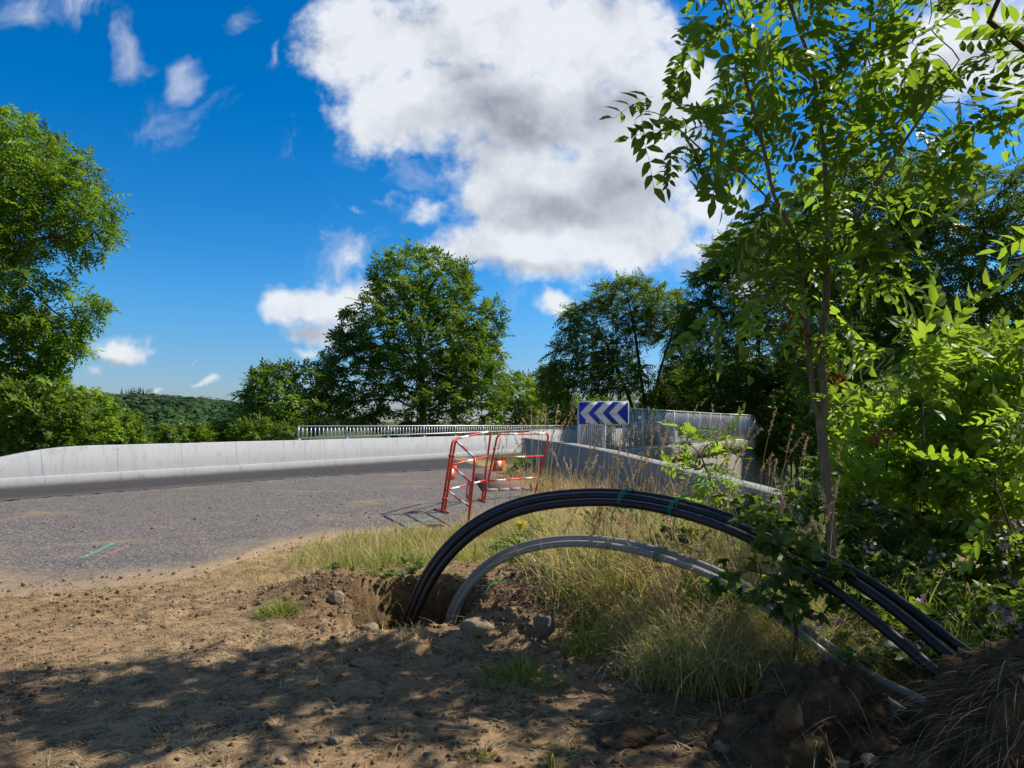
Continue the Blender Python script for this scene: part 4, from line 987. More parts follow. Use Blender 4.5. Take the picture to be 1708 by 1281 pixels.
# under-storey that closes the wood on the right
UND = [(1400, 720, 22, 70, 60, 130, 'shaded bush behind the young ash trunk'), (1500, 700, 19, 90, 70, 170, 'shaded leafy bush between the ash and the right edge, middle distance'), (1620, 690, 17, 100, 80, 170, 'dark leafy bush in the wood at the right edge'), (1710, 640, 15, 80, 100, 140, 'dark bush cut by the right edge of the view'),
       (1320, 700, 38, 60, 50, 120, 'dark bush beyond the end of the tall railing'), (1440, 790, 14, 80, 50, 120, 'low dark scrub on the slope behind the young ash'), (1580, 790, 13, 90, 50, 130, 'low dark scrub on the slope at the right')]
for i, (u, v, Y, ru, rv, n, lb) in enumerate(UND):
    b = P(u, 760, Y); b[2] = float(gz(b[0], b[1], False)) - .1
    tp = P(u, v, Y)
    tree_stats.append(tree('undergrowth_bush', b, lb, 'bush', [EP(u, v, Y, ru, rv, 1.2, n), EP(u - ru * .5, v + 30, Y, ru * .6, rv * .7, 1.0, n // 3), EP(u + ru * .4, v + 40, Y, ru * .7, rv * .7, 1.0, n // 3), EP(u, v + rv, Y, ru, rv * .5, 1.0, n // 3)], [b, lerp(b, tp, .3), lerp(b, tp, .7)], .24, 5, .30, .007, [(v_ * (1.2 + Y * .02), f_) for v_, f_ in T_shlo], M['hedge' if i % 2 else 'dark'], kl=3.2, rleaf=2.4, seed=160 + i, clump=.28, csc=1.0, bark_mat='twig', crown_name='foliage')[1])
# ash on the left, beyond the wall
b = np.array([-17.6, 20.5, -1.8])
tree_stats.append(tree('ash_tree', b, 'tall ash tree at the left edge with drooping lower branches', 'tree',
    [EP(20, 235, 20.5, 70, 55, 1.6, 190), EP(-60, 260, 21, 110, 90, 2.2, 200), EP(95, 290, 20.5, 70, 50, 1.5, 200), EP(50, 350, 20.5, 90, 55, 1.8, 240), EP(140, 350, 20.5, 52, 36, 1.1, 130), EP(160, 390, 20.5, 36, 20, .8, 70), EP(130, 415, 20.3, 50, 22, 1, 60),
     EP(30, 400, 20, 60, 40, 1.6, 100), EP(70, 455, 20, 66, 26, 1.0, 80), EP(140, 505, 20, 42, 26, .8, 75), EP(90, 530, 20, 70, 34, 1.0, 110), EP(110, 575, 20, 36, 24, .7, 55), EP(20, 500, 20, 50, 30, 1.2, 40), EP(-80, 420, 21, 100, 90, 2, 150)],
    [b, b + [0.2, 0, 3.5], b + [0.5, -0.2, 6.0], b + [1.0, -0.2, 8.0]], 0.22, 2.2, 0.27, 0.006, T_ash_far, M['leftash'], kl=3.0, rleaf=2.2, seed=77, clump=.52, csc=.62, tone_sc=.7, droop=.45, scale=(.8, 1.25), bias=(0, 0, -0.05),
    limbs=[[b + [0.5, -0.2, 6.0], P(60, 400, 20.2), P(120, 390, 20.3)], [b + [0.3, -0.1, 5.0], P(40, 470, 20), P(90, 520, 20)]])[1])
# scrub along the far side of the left wall
LEFT = [(20, 610, 20, 95, 95, 300, 'bright', 'tall bright leafy shrub under the ash at the left edge'), (60, 690, 19, 90, 62, 230, 'hedge', 'leafy shrub directly behind the sloping end of the white wall'), (140, 690, 22, 50, 42, 130, 'bright', 'yellowish green shrub behind the white wall, left of the hill'),
        (195, 712, 24, 46, 30, 110, 'hedge', 'low shrub behind the white wall under the hill'), (250, 724, 28, 46, 20, 90, 'bramble', 'low olive scrub right of the shrubs under the hill'), (315, 726, 30, 46, 20, 90, 'hedge', 'low green scrub in the middle of the hill view'), (375, 722, 32, 40, 24, 90, 'hedge', 'low bush at the foot of the spreading tree'), (430, 720, 27, 42, 28, 90, 'hedge', 'lighter green bush behind the wall under the spreading tree'), (480, 726, 26, 30, 18, 50, 'bramble', 'small bush beside the first railing post')]
for i, (u, v, Y, ru, rv, n, mt, lb) in enumerate(LEFT):
    b = P(u, 750, Y); b[2] = float(gz(b[0], b[1], False)) - 0.05
    tree_stats.append(tree('shrub', b, lb, 'shrub', [EP(u, v, Y, ru, rv, 1.0, n), EP(u - ru * .4, v + rv * .5, Y - .2, ru * .6, rv * .7, .8, n // 3), EP(u + ru * .4, v + rv * .4, Y, ru * .6, rv * .7, .8, n // 3)], [b, b + [0, 0, .5], b + [0.05, 0, 1.0]], .16, 2.0, .2, .005,
        [(v_ * 1.25, f_) for v_, f_ in T_shlo], M[mt], kl=3.0, rleaf=2.4, seed=90 + i, clump=.3, csc=1.3, bark_mat='twig', crown_name='foliage')[1])
rr_ = np.random.default_rng(5)

DENS = 1.0
# young ash in front
YA = 4.45
tb = P(1393, 1010, YA); tb[2] = 0.05
trunk = [tb, P(1386, 880, YA), P(1374, 751, YA), P(1369, 704, YA), P(1358, 673, YA), P(1350, 595, YA), P(1346, 537, YA), P(1338, 490, YA), P(1334, 420, YA + .05), P(1327, 396, YA)]
limbs = [[P(1369, 704, YA), P(1376, 670, YA), P(1373, 634, YA), P(1369, 576, YA + .02), P(1377, 517, YA + .03), P(1381, 439, YA + .05), P(1381, 415, YA + .05), P(1375, 249, YA + .1), P(1356, 112, YA + .1), P(1315, 0, YA + .05), P(1290, -120, YA)],
         [P(1327, 396, YA), P(1290, 323, YA - .1), P(1265, 207, YA - .15), P(1232, 95, YA - .15), P(1207, 0, YA - .1), P(1190, -90, YA)],
         [P(1381, 440, YA + .05), P(1410, 394, YA - .05), P(1477, 282, YA - .15), P(1551, 174, YA - .2), P(1600, 100, YA - .2)],
         [P(1310, 360, YA - .05), P(1240, 290, YA - .25), P(1178, 257, YA - .35), P(1110, 195, YA - .4)],
         [P(1381, 415, YA + .05), P(1420, 250, YA + .3), P(1450, 60, YA + .35), P(1460, -100, YA + .3)],
         [P(1377, 517, YA), P(1430, 470, YA - .2), P(1480, 440, YA - .3)], [P(1346, 537, YA), P(1290, 500, YA - .2), P(1235, 480, YA - .3)],
         [P(1338, 490, YA), P(1300, 440, YA + .3), P(1280, 400, YA + .4)], [P(1369, 704, YA), P(1420, 660, YA - .1), P(1440, 640, YA - .1)]]
ash = [EP(1100, 200, 4.1, 62, 55, .22, 60), EP(1165, 235, 4.1, 60, 55, .28, 75), EP(1190, 60, 4.35, 75, 70, .35, 85), EP(1240, 160, 4.3, 80, 80, .4, 110), EP(1340, 80, 4.5, 110, 100, .5, 160), EP(1440, 120, 4.6, 90, 110, .5, 140), EP(1560, 140, 4.3, 85, 80, .35, 110), EP(1620, 190, 4.2, 50, 40, .22, 40),
       EP(1330, 240, 4.5, 110, 80, .5, 150), EP(1460, 270, 4.45, 90, 80, .45, 130), EP(1530, 290, 4.4, 60, 40, .3, 45), EP(1400, 390, 4.4, 90, 60, .45, 110), EP(1460, 450, 4.25, 60, 45, .3, 65), EP(1280, 400, 4.5, 70, 60, .4, 70), EP(1230, 490, 4.2, 55, 60, .28, 60), EP(1290, 520, 4.3, 50, 50, .3, 45),
       EP(1350, -120, 4.45, 190, 120, .6, 190), EP(1500, -60, 4.4, 120, 90, .5, 90), EP(1425, 640, 4.35, 40, 36, .22, 30), EP(1345, 665, 4.35, 26, 18, .12, 8), EP(1400, 560, 4.4, 40, 30, .25, 22)]
tree_stats.append(tree('young_ash_tree', tb, 'young forked ash tree with bright backlit leaves in front of the wood', 'tree', ash, trunk, .075, .8, .115, .0021, T_ash, M['ash'], kl=.20, rleaf=1.7, seed=101, clump=.54, csc=3.2, tone_sc=1.5, scale=(.55, 1.25),
    tilt=.55, fwd=.7, droop=.35, bark_mat='ashbark', limbs=limbs, p=2.08, rmin=.0026, sides=10)[1])

# dead brown leaves caught in the ash
yt = [o for o in bpy.data.objects if o.name == 'young_ash_tree'][0]
dr = np.random.default_rng(151); cs = [P(1326, 530, 4.4), P(1332, 560, 4.4), P(1396, 625, 4.4), P(1460, 722, 4.3)]; dp = np.concatenate([c + dr.normal(0, .035, (16, 3)) for c in cs])
v, f, t_ = scatter([leaf_hi(.055, .5, .25, .4)], dp, frames(dr.normal(size=(64, 3)) + [0, 0, -.8], dr, .8), dr.uniform(.6, 1.2, 64), dr, dr.random(64))
build('dead_leaves', v, f, M['brownleaf'], yt, tone=t_)
# bigger ash off to the right whose boughs hang into the view and shade the dirt
b = np.array([5.6, 1.9, 0.0])
ov = [(4.6, 2.4, 5.6, 1.7, 1.3, 1.2, 230), (6.2, 1.7, 6.6, 2.0, 1.7, 1.5, 260), (3.4, 2.3, 4.3, .8, .8, .7, 90), (5.4, 2.9, 4.2, 1.5, .9, .9, 150), (7.4, 1.2, 5.2, 1.6, 1.6, 1.5, 160),
      EP(1670, 30, 4.1, 60, 40, .3, 34), EP(1715, 120, 4.1, 40, 60, .3, 26), EP(1570, -10, 4.0, 60, 24, .25, 18), EP(1700, 320, 4.2, 26, 60, .25, 16), EP(1770, 160, 4.0, 70, 110, .4, 26), EP(1790, 360, 4.2, 50, 60, .3, 14), (5.0, 3.8, 3.3, 1.2, .6, .9, 90), (5.6, 4.3, 4.4, 1.3, .7, .9, 80), (4.4, 1.0, 3.6, 1.2, .7, .8, 90), (5.2, .6, 4.8, 1.6, .8, 1.0, 120), (2.6, .2, 5.4, 2.0, 1.3, .9, 170), (0.2, -.4, 5.6, 2.2, 1.2, .9, 170), (2.2, -1.6, 4.6, 2.4, 1.0, 1.2, 130), (-1.6, -1.6, 5.0, 2.2, 1.2, 1.2, 130)]  # last lobes: unseen crown added over and behind the camera to block skylight
tree_stats.append(tree('ash_tree', b, 'ash boughs hanging into the view at the top right corner', 'tree', ov, [b, b + [-.1, .1, 1.5], b + [-.2, .2, 3.0], b + [-.1, .2, 4.6], b + [0, .1, 6]], .16, 2.2, .24, .004, [(v * 1.15, f) for v, f in T_ash], M['ash'], kl=.8, rleaf=2.0, seed=131, clump=.42, csc=1.3, tone_sc=1.0, scale=(.8, 1.25),
    tilt=.5, fwd=.7, droop=.3, limbs=[[b + [-.2, .2, 3.0], P(1800, 200, 4.0), P(1720, 90, 4.1), P(1650, 35, 4.1)], [b + [-.15, .15, 2.6], P(1800, 350, 4.2), P(1715, 320, 4.2)]])[1])

# ------------------------------------------------------------------ brambles, shrubs and saplings on the right bank
def bush(name, label, cat, ells, base, temps, mat, D=.06, dk=.085, r0=.0022, kl=1.2, seed=1, clump=.3, csc=3.0, scale=(.55, 1.25), tilt=.65, droop=.1, stems=None, group=None, flowers=0, fmat='pink', rleaf=2.0, fsize=.016):
    base = np.array(base, float); r = np.random.default_rng(seed + 1000)
    e0 = ells[0]; top = np.array([e0[0], e0[1], e0[2]])
    T, n = tree(name, base, label, cat, ells, [base, lerp(base, top, .35) + [.03, 0, 0], lerp(base, top, .8)], D, 1.2, dk, r0, temps, M[mat], kl=kl, rleaf=rleaf, seed=seed, clump=clump, csc=csc, scale=scale, tilt=tilt, droop=droop, bark_mat='twig', rmin=r0 * .9, tone_sc=2.0, sides=6, crown_name='foliage', limbs=stems, group=group)
    tree_stats.append(n)
    for k in range(flowers):
        e = ells[r.integers(0, len(ells))]; dd = norm(r.normal(size=3) + [-.3, -1.0, .7]); c = np.array(e[:3]) + dd * np.array(e[3:6]) * .96
        mb = MB()
        for q in range(r.integers(5, 11)):
            fc = c + r.normal(0, .035, 3); nn = norm(r.normal(0, .5, 3) + [-.2, -1, .6]); m_ = frames(nn[None], r, .5, (1, 0, .2))[0]
            a = m_[:, 1]; b_ = m_[:, 2]; sz = fsize * r.uniform(.7, 1.2)
            for p_ in range(5):
                t0 = p_ * 2 * math.pi / 5; d1 = math.cos(t0) * a + math.sin(t0) * b_; d2 = -math.sin(t0) * a + math.cos(t0) * b_
                mb.add([fc, fc + d1 * sz * .6 + d2 * sz * .42 + nn * .003, fc + d1 * sz * 1.1 + nn * .005, fc + d1 * sz * .6 - d2 * sz * .42 + nn * .003], np.array([[0, 1, 2, 3]]), r.random())
        mb.build('blossom', M[fmat], T)
    return T
T_brs = [(v * 1.0, f) for v, f in T_br]
DENS = 2.1
bush('bramble_bush', 'bramble growing over the middle of the black conduits', 'bramble', [EP(1310, 915, 3.32, 70, 50, .16, 60), EP(1250, 985, 3.45, 70, 55, .2, 30), EP(1340, 980, 3.3, 66, 56, .16, 50), EP(1270, 868, 3.42, 48, 34, .14, 34), EP(1375, 945, 3.25, 44, 48, .14, 34), EP(1400, 1030, 3.3, 50, 40, .15, 24)], (1.4, 3.4, .05), [(q * .78, f) for q, f in T_brs], 'bramble', seed=201, flowers=2, kl=2.0)
bush('bramble_bush', 'bramble thicket round the foot of the young ash', 'bramble', [EP(1400, 930, 4.75, 70, 55, .3, 70), EP(1300, 860, 4.9, 60, 40, .3, 60), EP(1220, 850, 5.1, 40, 30, .25, 35), EP(1460, 880, 4.9, 60, 60, .3, 60), EP(1340, 830, 5.2, 40, 28, .25, 30)], (2.1, 4.9, .1), T_brs, 'bramble', seed=203, flowers=5)
bush('bramble_bush', 'flowering bramble thicket right of the conduits', 'bramble', [EP(1520, 950, 4.7, 90, 60, .4, 110), EP(1620, 930, 4.8, 90, 60, .4, 110), EP(1560, 880, 5.2, 100, 40, .4, 90), EP(1700, 950, 4.6, 60, 70, .4, 70), EP(1460, 960, 4.5, 50, 50, .3, 60)], (3.0, 4.8, .1), T_brs, 'bramble', seed=205, flowers=14, kl=1.9)
bush('bramble_bush', 'dark bramble under the flowering thicket at the right edge', 'bramble', [EP(1560, 1010, 4.1, 70, 40, .25, 60), EP(1640, 1020, 4.0, 80, 50, .3, 90), EP(1720, 1030, 3.9, 60, 60, .3, 60), EP(1500, 1040, 3.7, 60, 44, .2, 60), EP(1450, 1010, 3.85, 46, 40, .2, 45), EP(1540, 1100, 3.3, 50, 36, .2, 40)], (2.7, 4.0, .05), T_brs, 'bramble', seed=207, flowers=5, kl=1.9)
DENS = 1.3
bush('shrub', 'bright green leafy shrub right of the ash trunk', 'shrub', [EP(1480, 760, 5.9, 80, 80, .5, 150), EP(1430, 820, 5.7, 50, 60, .4, 80), EP(1540, 810, 5.7, 70, 60, .4, 100), EP(1510, 690, 6.0, 60, 40, .4, 70), EP(1450, 700, 6.0, 40, 30, .3, 40)], (3.3, 5.9, -.1), T_sh, 'bright', D=.075, dk=.105, seed=211, kl=1.3, scale=(.8, 1.25))
bush('shrub', 'tall bright green shrub filling the right edge', 'shrub', [EP(1640, 720, 5.4, 90, 90, .5, 190), EP(1590, 640, 5.6, 60, 50, .4, 80), EP(1690, 620, 5.3, 70, 80, .45, 120), EP(1580, 790, 5.4, 60, 60, .4, 90), EP(1690, 830, 5.2, 80, 60, .4, 110), EP(1700, 570, 5.3, 40, 30, .3, 30)], (4.0, 5.5, -.1), T_sh, 'bright', D=.075, dk=.105, seed=213, kl=1.3, scale=(.9, 1.35))
bush('ash_sapling', 'ash sapling with arching bright compound leaves right of the trunk', 'sapling', [EP(1540, 575, 4.9, 70, 36, .25, 22), EP(1480, 600, 4.9, 50, 30, .2, 12), EP(1590, 545, 4.9, 40, 26, .2, 10), EP(1520, 640, 4.9, 40, 30, .2, 10)], P(1530, 900, 4.95), [(v * 1.2, f) for v, f in T_ash], 'bright', D=.08, dk=.14, r0=.003, seed=217, kl=.7, rleaf=1.8, droop=.25, clump=.2)
bush('ash_sapling', 'second ash sapling at the right edge with leaves at mid height', 'sapling', [EP(1660, 800, 4.5, 40, 50, .25, 14), EP(1700, 700, 4.4, 40, 50, .2, 12), EP(1690, 870, 4.4, 40, 30, .2, 10)], P(1700, 960, 4.5), [(v * 1.1, f) for v, f in T_ash], 'bright', D=.08, dk=.14, r0=.003, seed=219, kl=.7, rleaf=1.8, droop=.25, clump=.2)
bush('dog_rose', 'thin rose shoot with few bright leaves in front of the railing', 'shrub', [EP(1160, 730, 5.4, 45, 30, .15, 26), EP(1200, 790, 5.3, 40, 40, .2, 26), EP(1125, 780, 5.5, 40, 26, .15, 18), EP(1160, 840, 5.2, 60, 30, .25, 40), EP(1225, 720, 5.4, 20, 20, .1, 5)], P(1215, 905, 5.3), [(v * .62, f) for v, f in T_ash[:5]], 'bright', D=.06, dk=.10, seed=223, kl=.6, rleaf=1.7, clump=.2)
bush('shrub', 'shaded green shrub low behind the wing wall end', 'shrub', [EP(1420, 800, 8.5, 90, 50, .6, 150), EP(1350, 830, 8.4, 50, 26, .4, 60), EP(1500, 860, 8, 90, 60, .6, 130)], (4.4, 8.4, -.6), [(v * 1.2, f) for v, f in T_sh], 'hedge', D=.1, dk=.14, seed=227, kl=1.6)
bush('shrub', 'tall green shrub further back in the right thicket', 'shrub', [EP(1560, 690, 8.5, 110, 80, .8, 220), EP(1680, 640, 8.2, 90, 90, .8, 190), EP(1460, 740, 8.6, 60, 60, .6, 110), EP(1600, 800, 8.0, 130, 60, .7, 190)], (5.6, 8.5, -1.0), [(v * 1.5, f) for v, f in T_sh], 'hedge', D=.12, dk=.17, seed=229, kl=1.7)
bush('weed', 'dark leafy weed at the near end of the wing wall by the red barrier', 'weed', [EP(868, 780, 16.2, 20, 22, .25, 40), EP(858, 795, 16.1, 12, 10, .2, 16)], (.2, 16.3, 0), [(v * 1.1, f) for v, f in T_sh], 'dark', D=.07, dk=.10, seed=231, kl=1.6, clump=.1)
bush('weed', 'trailing bramble shoot on the bank left of the trench', 'bramble', [EP(640, 955, 5.7, 60, 14, .2, 36), EP(560, 950, 5.8, 40, 10, .15, 18), EP(690, 940, 5.8, 30, 12, .15, 16)], P(650, 975, 5.8), [(v * .6, f) for v, f in T_br], 'bramble', D=.05, dk=.08, seed=233, kl=1.0, clump=.1)
for i_, (u_, v_, y_, ru_, rv_, n_, lb_) in enumerate([(1010, 960, 5.0, 60, 26, 50, 'green weed in the dry grass between the black and grey conduits'), (1130, 905, 4.9, 60, 34, 60, 'leafy green weed below the knotted twine'), (1190, 1010, 4.15, 60, 40, 60, 'dark green weed in the dry grass below the grey conduits'), (1060, 1030, 4.3, 36, 26, 30, 'small weed at the front of the dry grass'), (880, 905, 6.4, 60, 20, 50, 'green weeds behind the grey conduits at the left'), (1420, 1080, 3.45, 40, 30, 36, 'broad leaved weed beside the end of the grey conduits'), (1040, 860, 6.6, 60, 24, 50, 'weeds in the dry grass behind the top of the black conduits')]):
    bush('weed', lb_, 'weed', [EP(u_, v_, y_, ru_, rv_, .25, n_)], P(u_, v_ + rv_ * 1.6, y_), [(q * .8, f) for q, f in T_br] if i_ % 2 else [(q * .8, f) for q, f in T_sh], 'bramble' if i_ % 2 else 'hedge', D=.05, dk=.075, seed=260 + i_, kl=1.2, clump=.1)
bush('vine', 'low vine with yellow leaves in the dry grass under the conduits', 'vine', [EP(910, 878, 5.9, 16, 14, .1, 8), EP(885, 885, 5.9, 12, 10, .1, 5)], P(905, 920, 5.9), [(v * .75, f) for v, f in T_br[:5]], 'yellowleaf', D=.05, dk=.07, seed=235, kl=.5, clump=.05)

# ------------------------------------------------------------------ grass
def blades(pos, h, az, bend, wd, segs=4, tone=None, r=rng, lean=0.25):
    """curved tapering blades; returns verts, quads, tone"""
    n = len(pos); d_ = np.stack([np.cos(az), np.sin(az), np.zeros(n)], -1); s_ = np.stack([-np.sin(az), np.cos(az), np.zeros(n)], -1)
    tw = r.uniform(-1.2, 1.2, n); s_ = s_ * np.cos(tw)[:, None] + d_ * np.sin(tw)[:, None]
    V = np.zeros((n, segs + 1, 2, 3))
    for k in range(segs + 1):
        t_ = k / segs; ang = lean + bend * t_            # angle from vertical grows to the tip
        # integrate roughly
        x_ = h * t_ * np.sin(lean * .6 + bend * t_ * .62); z_ = h * t_ * np.cos(lean * .6 + bend * t_ * .62)
        c = pos + d_ * x_[:, None]; c[:, 2] += z_
        w_ = (wd * (1 - 0.85 * t_ ** 1.5))[:, None] * s_ * .5
        V[:, k, 0] = c - w_; V[:, k, 1] = c + w_
    V = V.reshape(-1, 3); b = (np.arange(n) * (segs + 1) * 2)[:, None] + (np.arange(segs) * 2)[None]
    b = b.ravel(); F = np.stack([b, b + 1, b + 3, b + 2], -1)
    return V, F, np.repeat(tone if tone is not None else r.random(n), (segs + 1) * 2)
gr = np.random.default_rng(42)
def sample(n, x0, x1, y0, y1, dens):
    x_ = gr.uniform(x0, x1, n * 4); y_ = gr.uniform(y0, y1, n * 4); k = gr.random(n * 4) < dens(x_, y_); x_, y_ = x_[k][:n], y_[k][:n]
    return x_, y_
def ground_pts(x_, y_): return np.stack([x_, y_, gz(x_, y_) - .004], -1)
def tuftnoise(x_, y_, sc=2.2, seed=91): return np.clip(.5 + 1.1 * fb2(x_, y_, sc, 3, seed), 0, 1)
def grass(name, parts_, mat):
    V = []; F = []; T = []; n = 0
    for v, f, t_ in parts_: V.append(v); F.append(f + n); T.append(t_); n += len(v)
    o = build(name, np.concatenate(V), np.concatenate(F), M[mat], tone=np.concatenate(T)); return tag(o, kind='stuff')
pit_ok = lambda x_, y_: (pit_field(x_, y_) < .05)
# green verge between the asphalt and the trench
dv = lambda x_, y_: sst(x_, -2.2, -1.5) * (.25 + .75 * tuftnoise(x_, y_, 4.5, 207)) * sst(x_, .9, .2) * sst(y_ - yedge(x_), .12, -.25) * sst(y_, 5.75, 6.25) * tuftnoise(x_, y_) * pit_ok(x_, y_)
x_, y_ = sample(10000, -2.6, .9, 5.6, 9.2, dv); n = len(x_)
g1 = blades(ground_pts(x_, y_), gr.uniform(.06, .30, n) * (.25 + 1.0 * tuftnoise(x_, y_, 3.4, 191)), gr.uniform(0, 6.28, n), gr.uniform(.2, 1.9, n), gr.uniform(.004, .009, n), 3, gr.beta(2.0, 1.5, n))
# green in the bank and along the bramble edge
db = lambda x_, y_: sst(x_, .0, .8) * sst(x_, 3.4, 2.4) * sst(y_, 4.0 - .42 * (x_ - .5), 4.5 - .42 * (x_ - .5)) * sst(y_, 9.5, 7.5) * sst(ewing(x_, y_), -.1, -.4) * (.25 + .75 * tuftnoise(x_, y_, 1.5, 97)) * pit_ok(x_, y_)
x_, y_ = sample(24000, -.1, 4.6, 2.9, 9.5, db); n = len(x_)
g2 = blades(ground_pts(x_, y_), gr.uniform(.15, .52, n) * (1.25 - .8 * tuftnoise(x_, y_, 3.0, 197)), gr.normal(2.6, 1.7, n), gr.uniform(.3, 2.1, n), gr.uniform(.005, .011, n), 4, gr.beta(2.0, 1.6, n))
dn = lambda x_, y_: sst(x_, .45, .75) * sst(x_, 2.3, 1.9) * sst(y_, 3.25, 3.6) * sst(y_, 4.7, 4.2) * tuftnoise(x_, y_, 2.6, 94)
x_, y_ = sample(5200, .4, 2.4, 3.2, 4.7, dn); n = len(x_)
g3 = blades(ground_pts(x_, y_), gr.uniform(.10, .34, n), gr.normal(3.4, 1.4, n), gr.uniform(.6, 1.9, n), gr.uniform(.004, .008, n), 4, gr.beta(2.0, 1.6, n))
dfr = lambda a, b: sst(np.hypot((a - 1.15) / .55, (b - 3.5) / .34), 1.2, .4) * tuftnoise(a, b, 4.2, 195)
x_, y_ = sample(3200, .5, 2.2, 3.2, 4.3, dfr); n = len(x_)
g4 = blades(ground_pts(x_, y_), gr.uniform(.15, .45, n), gr.uniform(0, 6.28, n), gr.uniform(.5, 2.0, n), gr.uniform(.0045, .009, n), 5, gr.beta(2.0, 1.6, n))
grass('grass', [g1, g2, g3, g4], 'grass')
# dry grass: bank, verge edge and matted straw
x_, y_ = sample(21000, -.1, 4.6, 2.9, 9.8, lambda a, b: np.clip(db(a, b) * 1.3 * sst(a + .25 * (b - 4), 2.15, 1.55), 0, 1)); n = len(x_)
d1 = blades(ground_pts(x_, y_), gr.uniform(.2, .72, n) * (.45 + .85 * tuftnoise(x_, y_, 3.0, 197)), np.where(gr.random(n) < .5, gr.uniform(0, 6.28, n), gr.normal(2.9, 1.5, n)), gr.uniform(.3, 2.2, n), gr.uniform(.0035, .009, n), 5, gr.random(n))
x_, y_ = sample(8000, .35, 2.4, 3.2, 4.8, dn); n = len(x_)
d2 = blades(ground_pts(x_, y_), gr.uniform(.12, .40, n), gr.normal(3.5, 1.6, n), gr.uniform(.9, 2.1, n), gr.uniform(.0025, .0055, n), 5, gr.random(n))
de_ = lambda a, b: sst(a, -3.2, -2.3) * sst(a, -.3, -1.2) * sst(b - yedge(a), .30, -.05) * sst(b, 5.0, 5.7) * tuftnoise(a, b, 3, 95) ** 2 * pit_ok(a, b)
x_, y_ = sample(8000, -3.8, -.2, 4.9, 8.6, de_); n = len(x_)
d3 = blades(ground_pts(x_, y_), gr.uniform(.03, .13, n), gr.uniform(0, 6.28, n), gr.uniform(.8, 2.0, n), gr.uniform(.0025, .005, n), 3, gr.random(n))
x_, y_ = sample(4200, -2.6, .9, 5.6, 9.2, lambda a, b: np.clip(dv(a, b) * (1.2 - tuftnoise(a, b, 3.4, 191)) * 2, 0, 1)); n = len(x_)
d4 = blades(ground_pts(x_, y_), gr.uniform(.08, .34, n), gr.uniform(0, 6.28, n), gr.uniform(.2, 1.6, n), gr.uniform(.0025, .005, n), 4, gr.random(n))
tw = gr.random(5200); ew_ = gr.uniform(-1.3, -.05, 5200); pw = WA[None] + (WB - WA)[None] * (.15 + .85 * tw)[:, None] + nW[None] * (-ew_)[:, None]; n = 5200
d5 = blades(ground_pts(pw[:, 0], pw[:, 1]), gr.uniform(.2, .68, n) * (.5 + .7 * tuftnoise(pw[:, 0], pw[:, 1], 1.6, 192)), gr.normal(.4, 1.6, n), gr.uniform(.2, 1.7, n), gr.uniform(.003, .007, n), 5, gr.random(n))
x_, y_ = sample(2600, .5, 2.2, 3.2, 4.3, dfr); n = len(x_)
d6 = blades(ground_pts(x_, y_), gr.uniform(.2, .62, n), gr.uniform(0, 6.28, n), gr.uniform(.5, 2.1, n), gr.uniform(.0028, .006, n), 5, gr.random(n))
grass('dry_grass', [d1, d2, d3, d4, d5, d6], 'drygrass')
# loose straw lying on the dirt
ds = lambda a, b: (.25 + .75 * tuftnoise(a, b, 1.3, 96)) * sst(b - yedge(a), .2, -.3) * pit_ok(a, b) * np.where(a < -1.2, 1, .45)
x_, y_ = sample(14000, -4.2, 2.6, 2.3, 5.9, ds); n = len(x_)
p_ = ground_pts(x_, y_); p_[:, 2] += .008
v, f, t_ = blades(p_, gr.uniform(.03, .18, n), gr.uniform(0, 6.28, n), gr.uniform(.05, .5, n), gr.uniform(.002, .0055, n), 3, gr.random(n), lean=2.35)
grass('loose_straw', [(v, f, t_)], 'straw')

# roots hanging in the trench wall
x_, y_ = sample(600, -1.4, .1, 4.3, 6.0, lambda a, b: ((pit_field(a, b) > .1) & (pit_field(a, b) < .75)) * 1.0); n = len(x_)
p_ = np.stack([x_, y_, np.maximum(gz(x_, y_), -.35) + .06], -1); cdir = np.arctan2(5.02 - y_, -.68 - x_)
v, f, t_ = blades(p_, gr.uniform(.05, .2, n), cdir + gr.normal(0, .6, n), gr.uniform(.3, 1.2, n), gr.uniform(.002, .005, n), 4, gr.random(n) * .45, lean=2.6)
grass('hanging_roots', [(v, f, t_)], 'straw')

# separate green tufts in the dirt
def tuft(u, v, n, h, rad, label, mat='grass'):
    c = G(u, v, 0.0); c[2] = float(gz(c[0], c[1])); a = gr.uniform(0, 6.28, n); n = int(n * .7); a = a[:n]; q = rad * 1.25 * gr.random(n) ** .75
    p = np.stack([c[0] + q * np.cos(a), c[1] + q * np.sin(a) * .7, np.zeros(n)], -1); p[:, 2] = gz(p[:, 0], p[:, 1]) - .004
    v_, f_, t_ = blades(p, gr.uniform(.3, 1.1, n) * h * (1.1 - .6 * q / (rad * 1.25)), a + gr.normal(0, .9, n), gr.uniform(.3, 1.9, n), gr.uniform(.0035, .0075, n), 4, gr.beta(1.6, 1.6, n))
    o = build('grass_tuft', v_, f_, M[mat], origin=c, tone=t_); return tag(o, label, 'grass tuft')
tuft(468, 1030, 420, .17, .13, 'green grass tuft on the dirt left of the trench')
tuft(865, 1135, 520, .16, .19, 'green grass tuft in the dappled shade below the trench')
tuft(985, 1090, 420, .26, .15, 'tall green grass tuft in front of the dry grass bank')
tuft(430, 1058, 90, .07, .09, 'tiny green tuft at the edge of the shadow')
tuft(920, 1280, 26, .26, .04, 'single tall green blades at the bottom edge')
tuft(805, 1262, 60, .08, .05, 'small green sprout near the bottom of the dirt')
tuft(700, 1075, 120, .12, .12, 'thin dry grass sprouts on the trench lip', 'drygrass')
tuft(1150, 1130, 180, .2, .13, 'green grass tuft left of the soil heap')
tuft(1300, 1150, 160, .17, .12, 'sparse green tuft behind the soil heap')

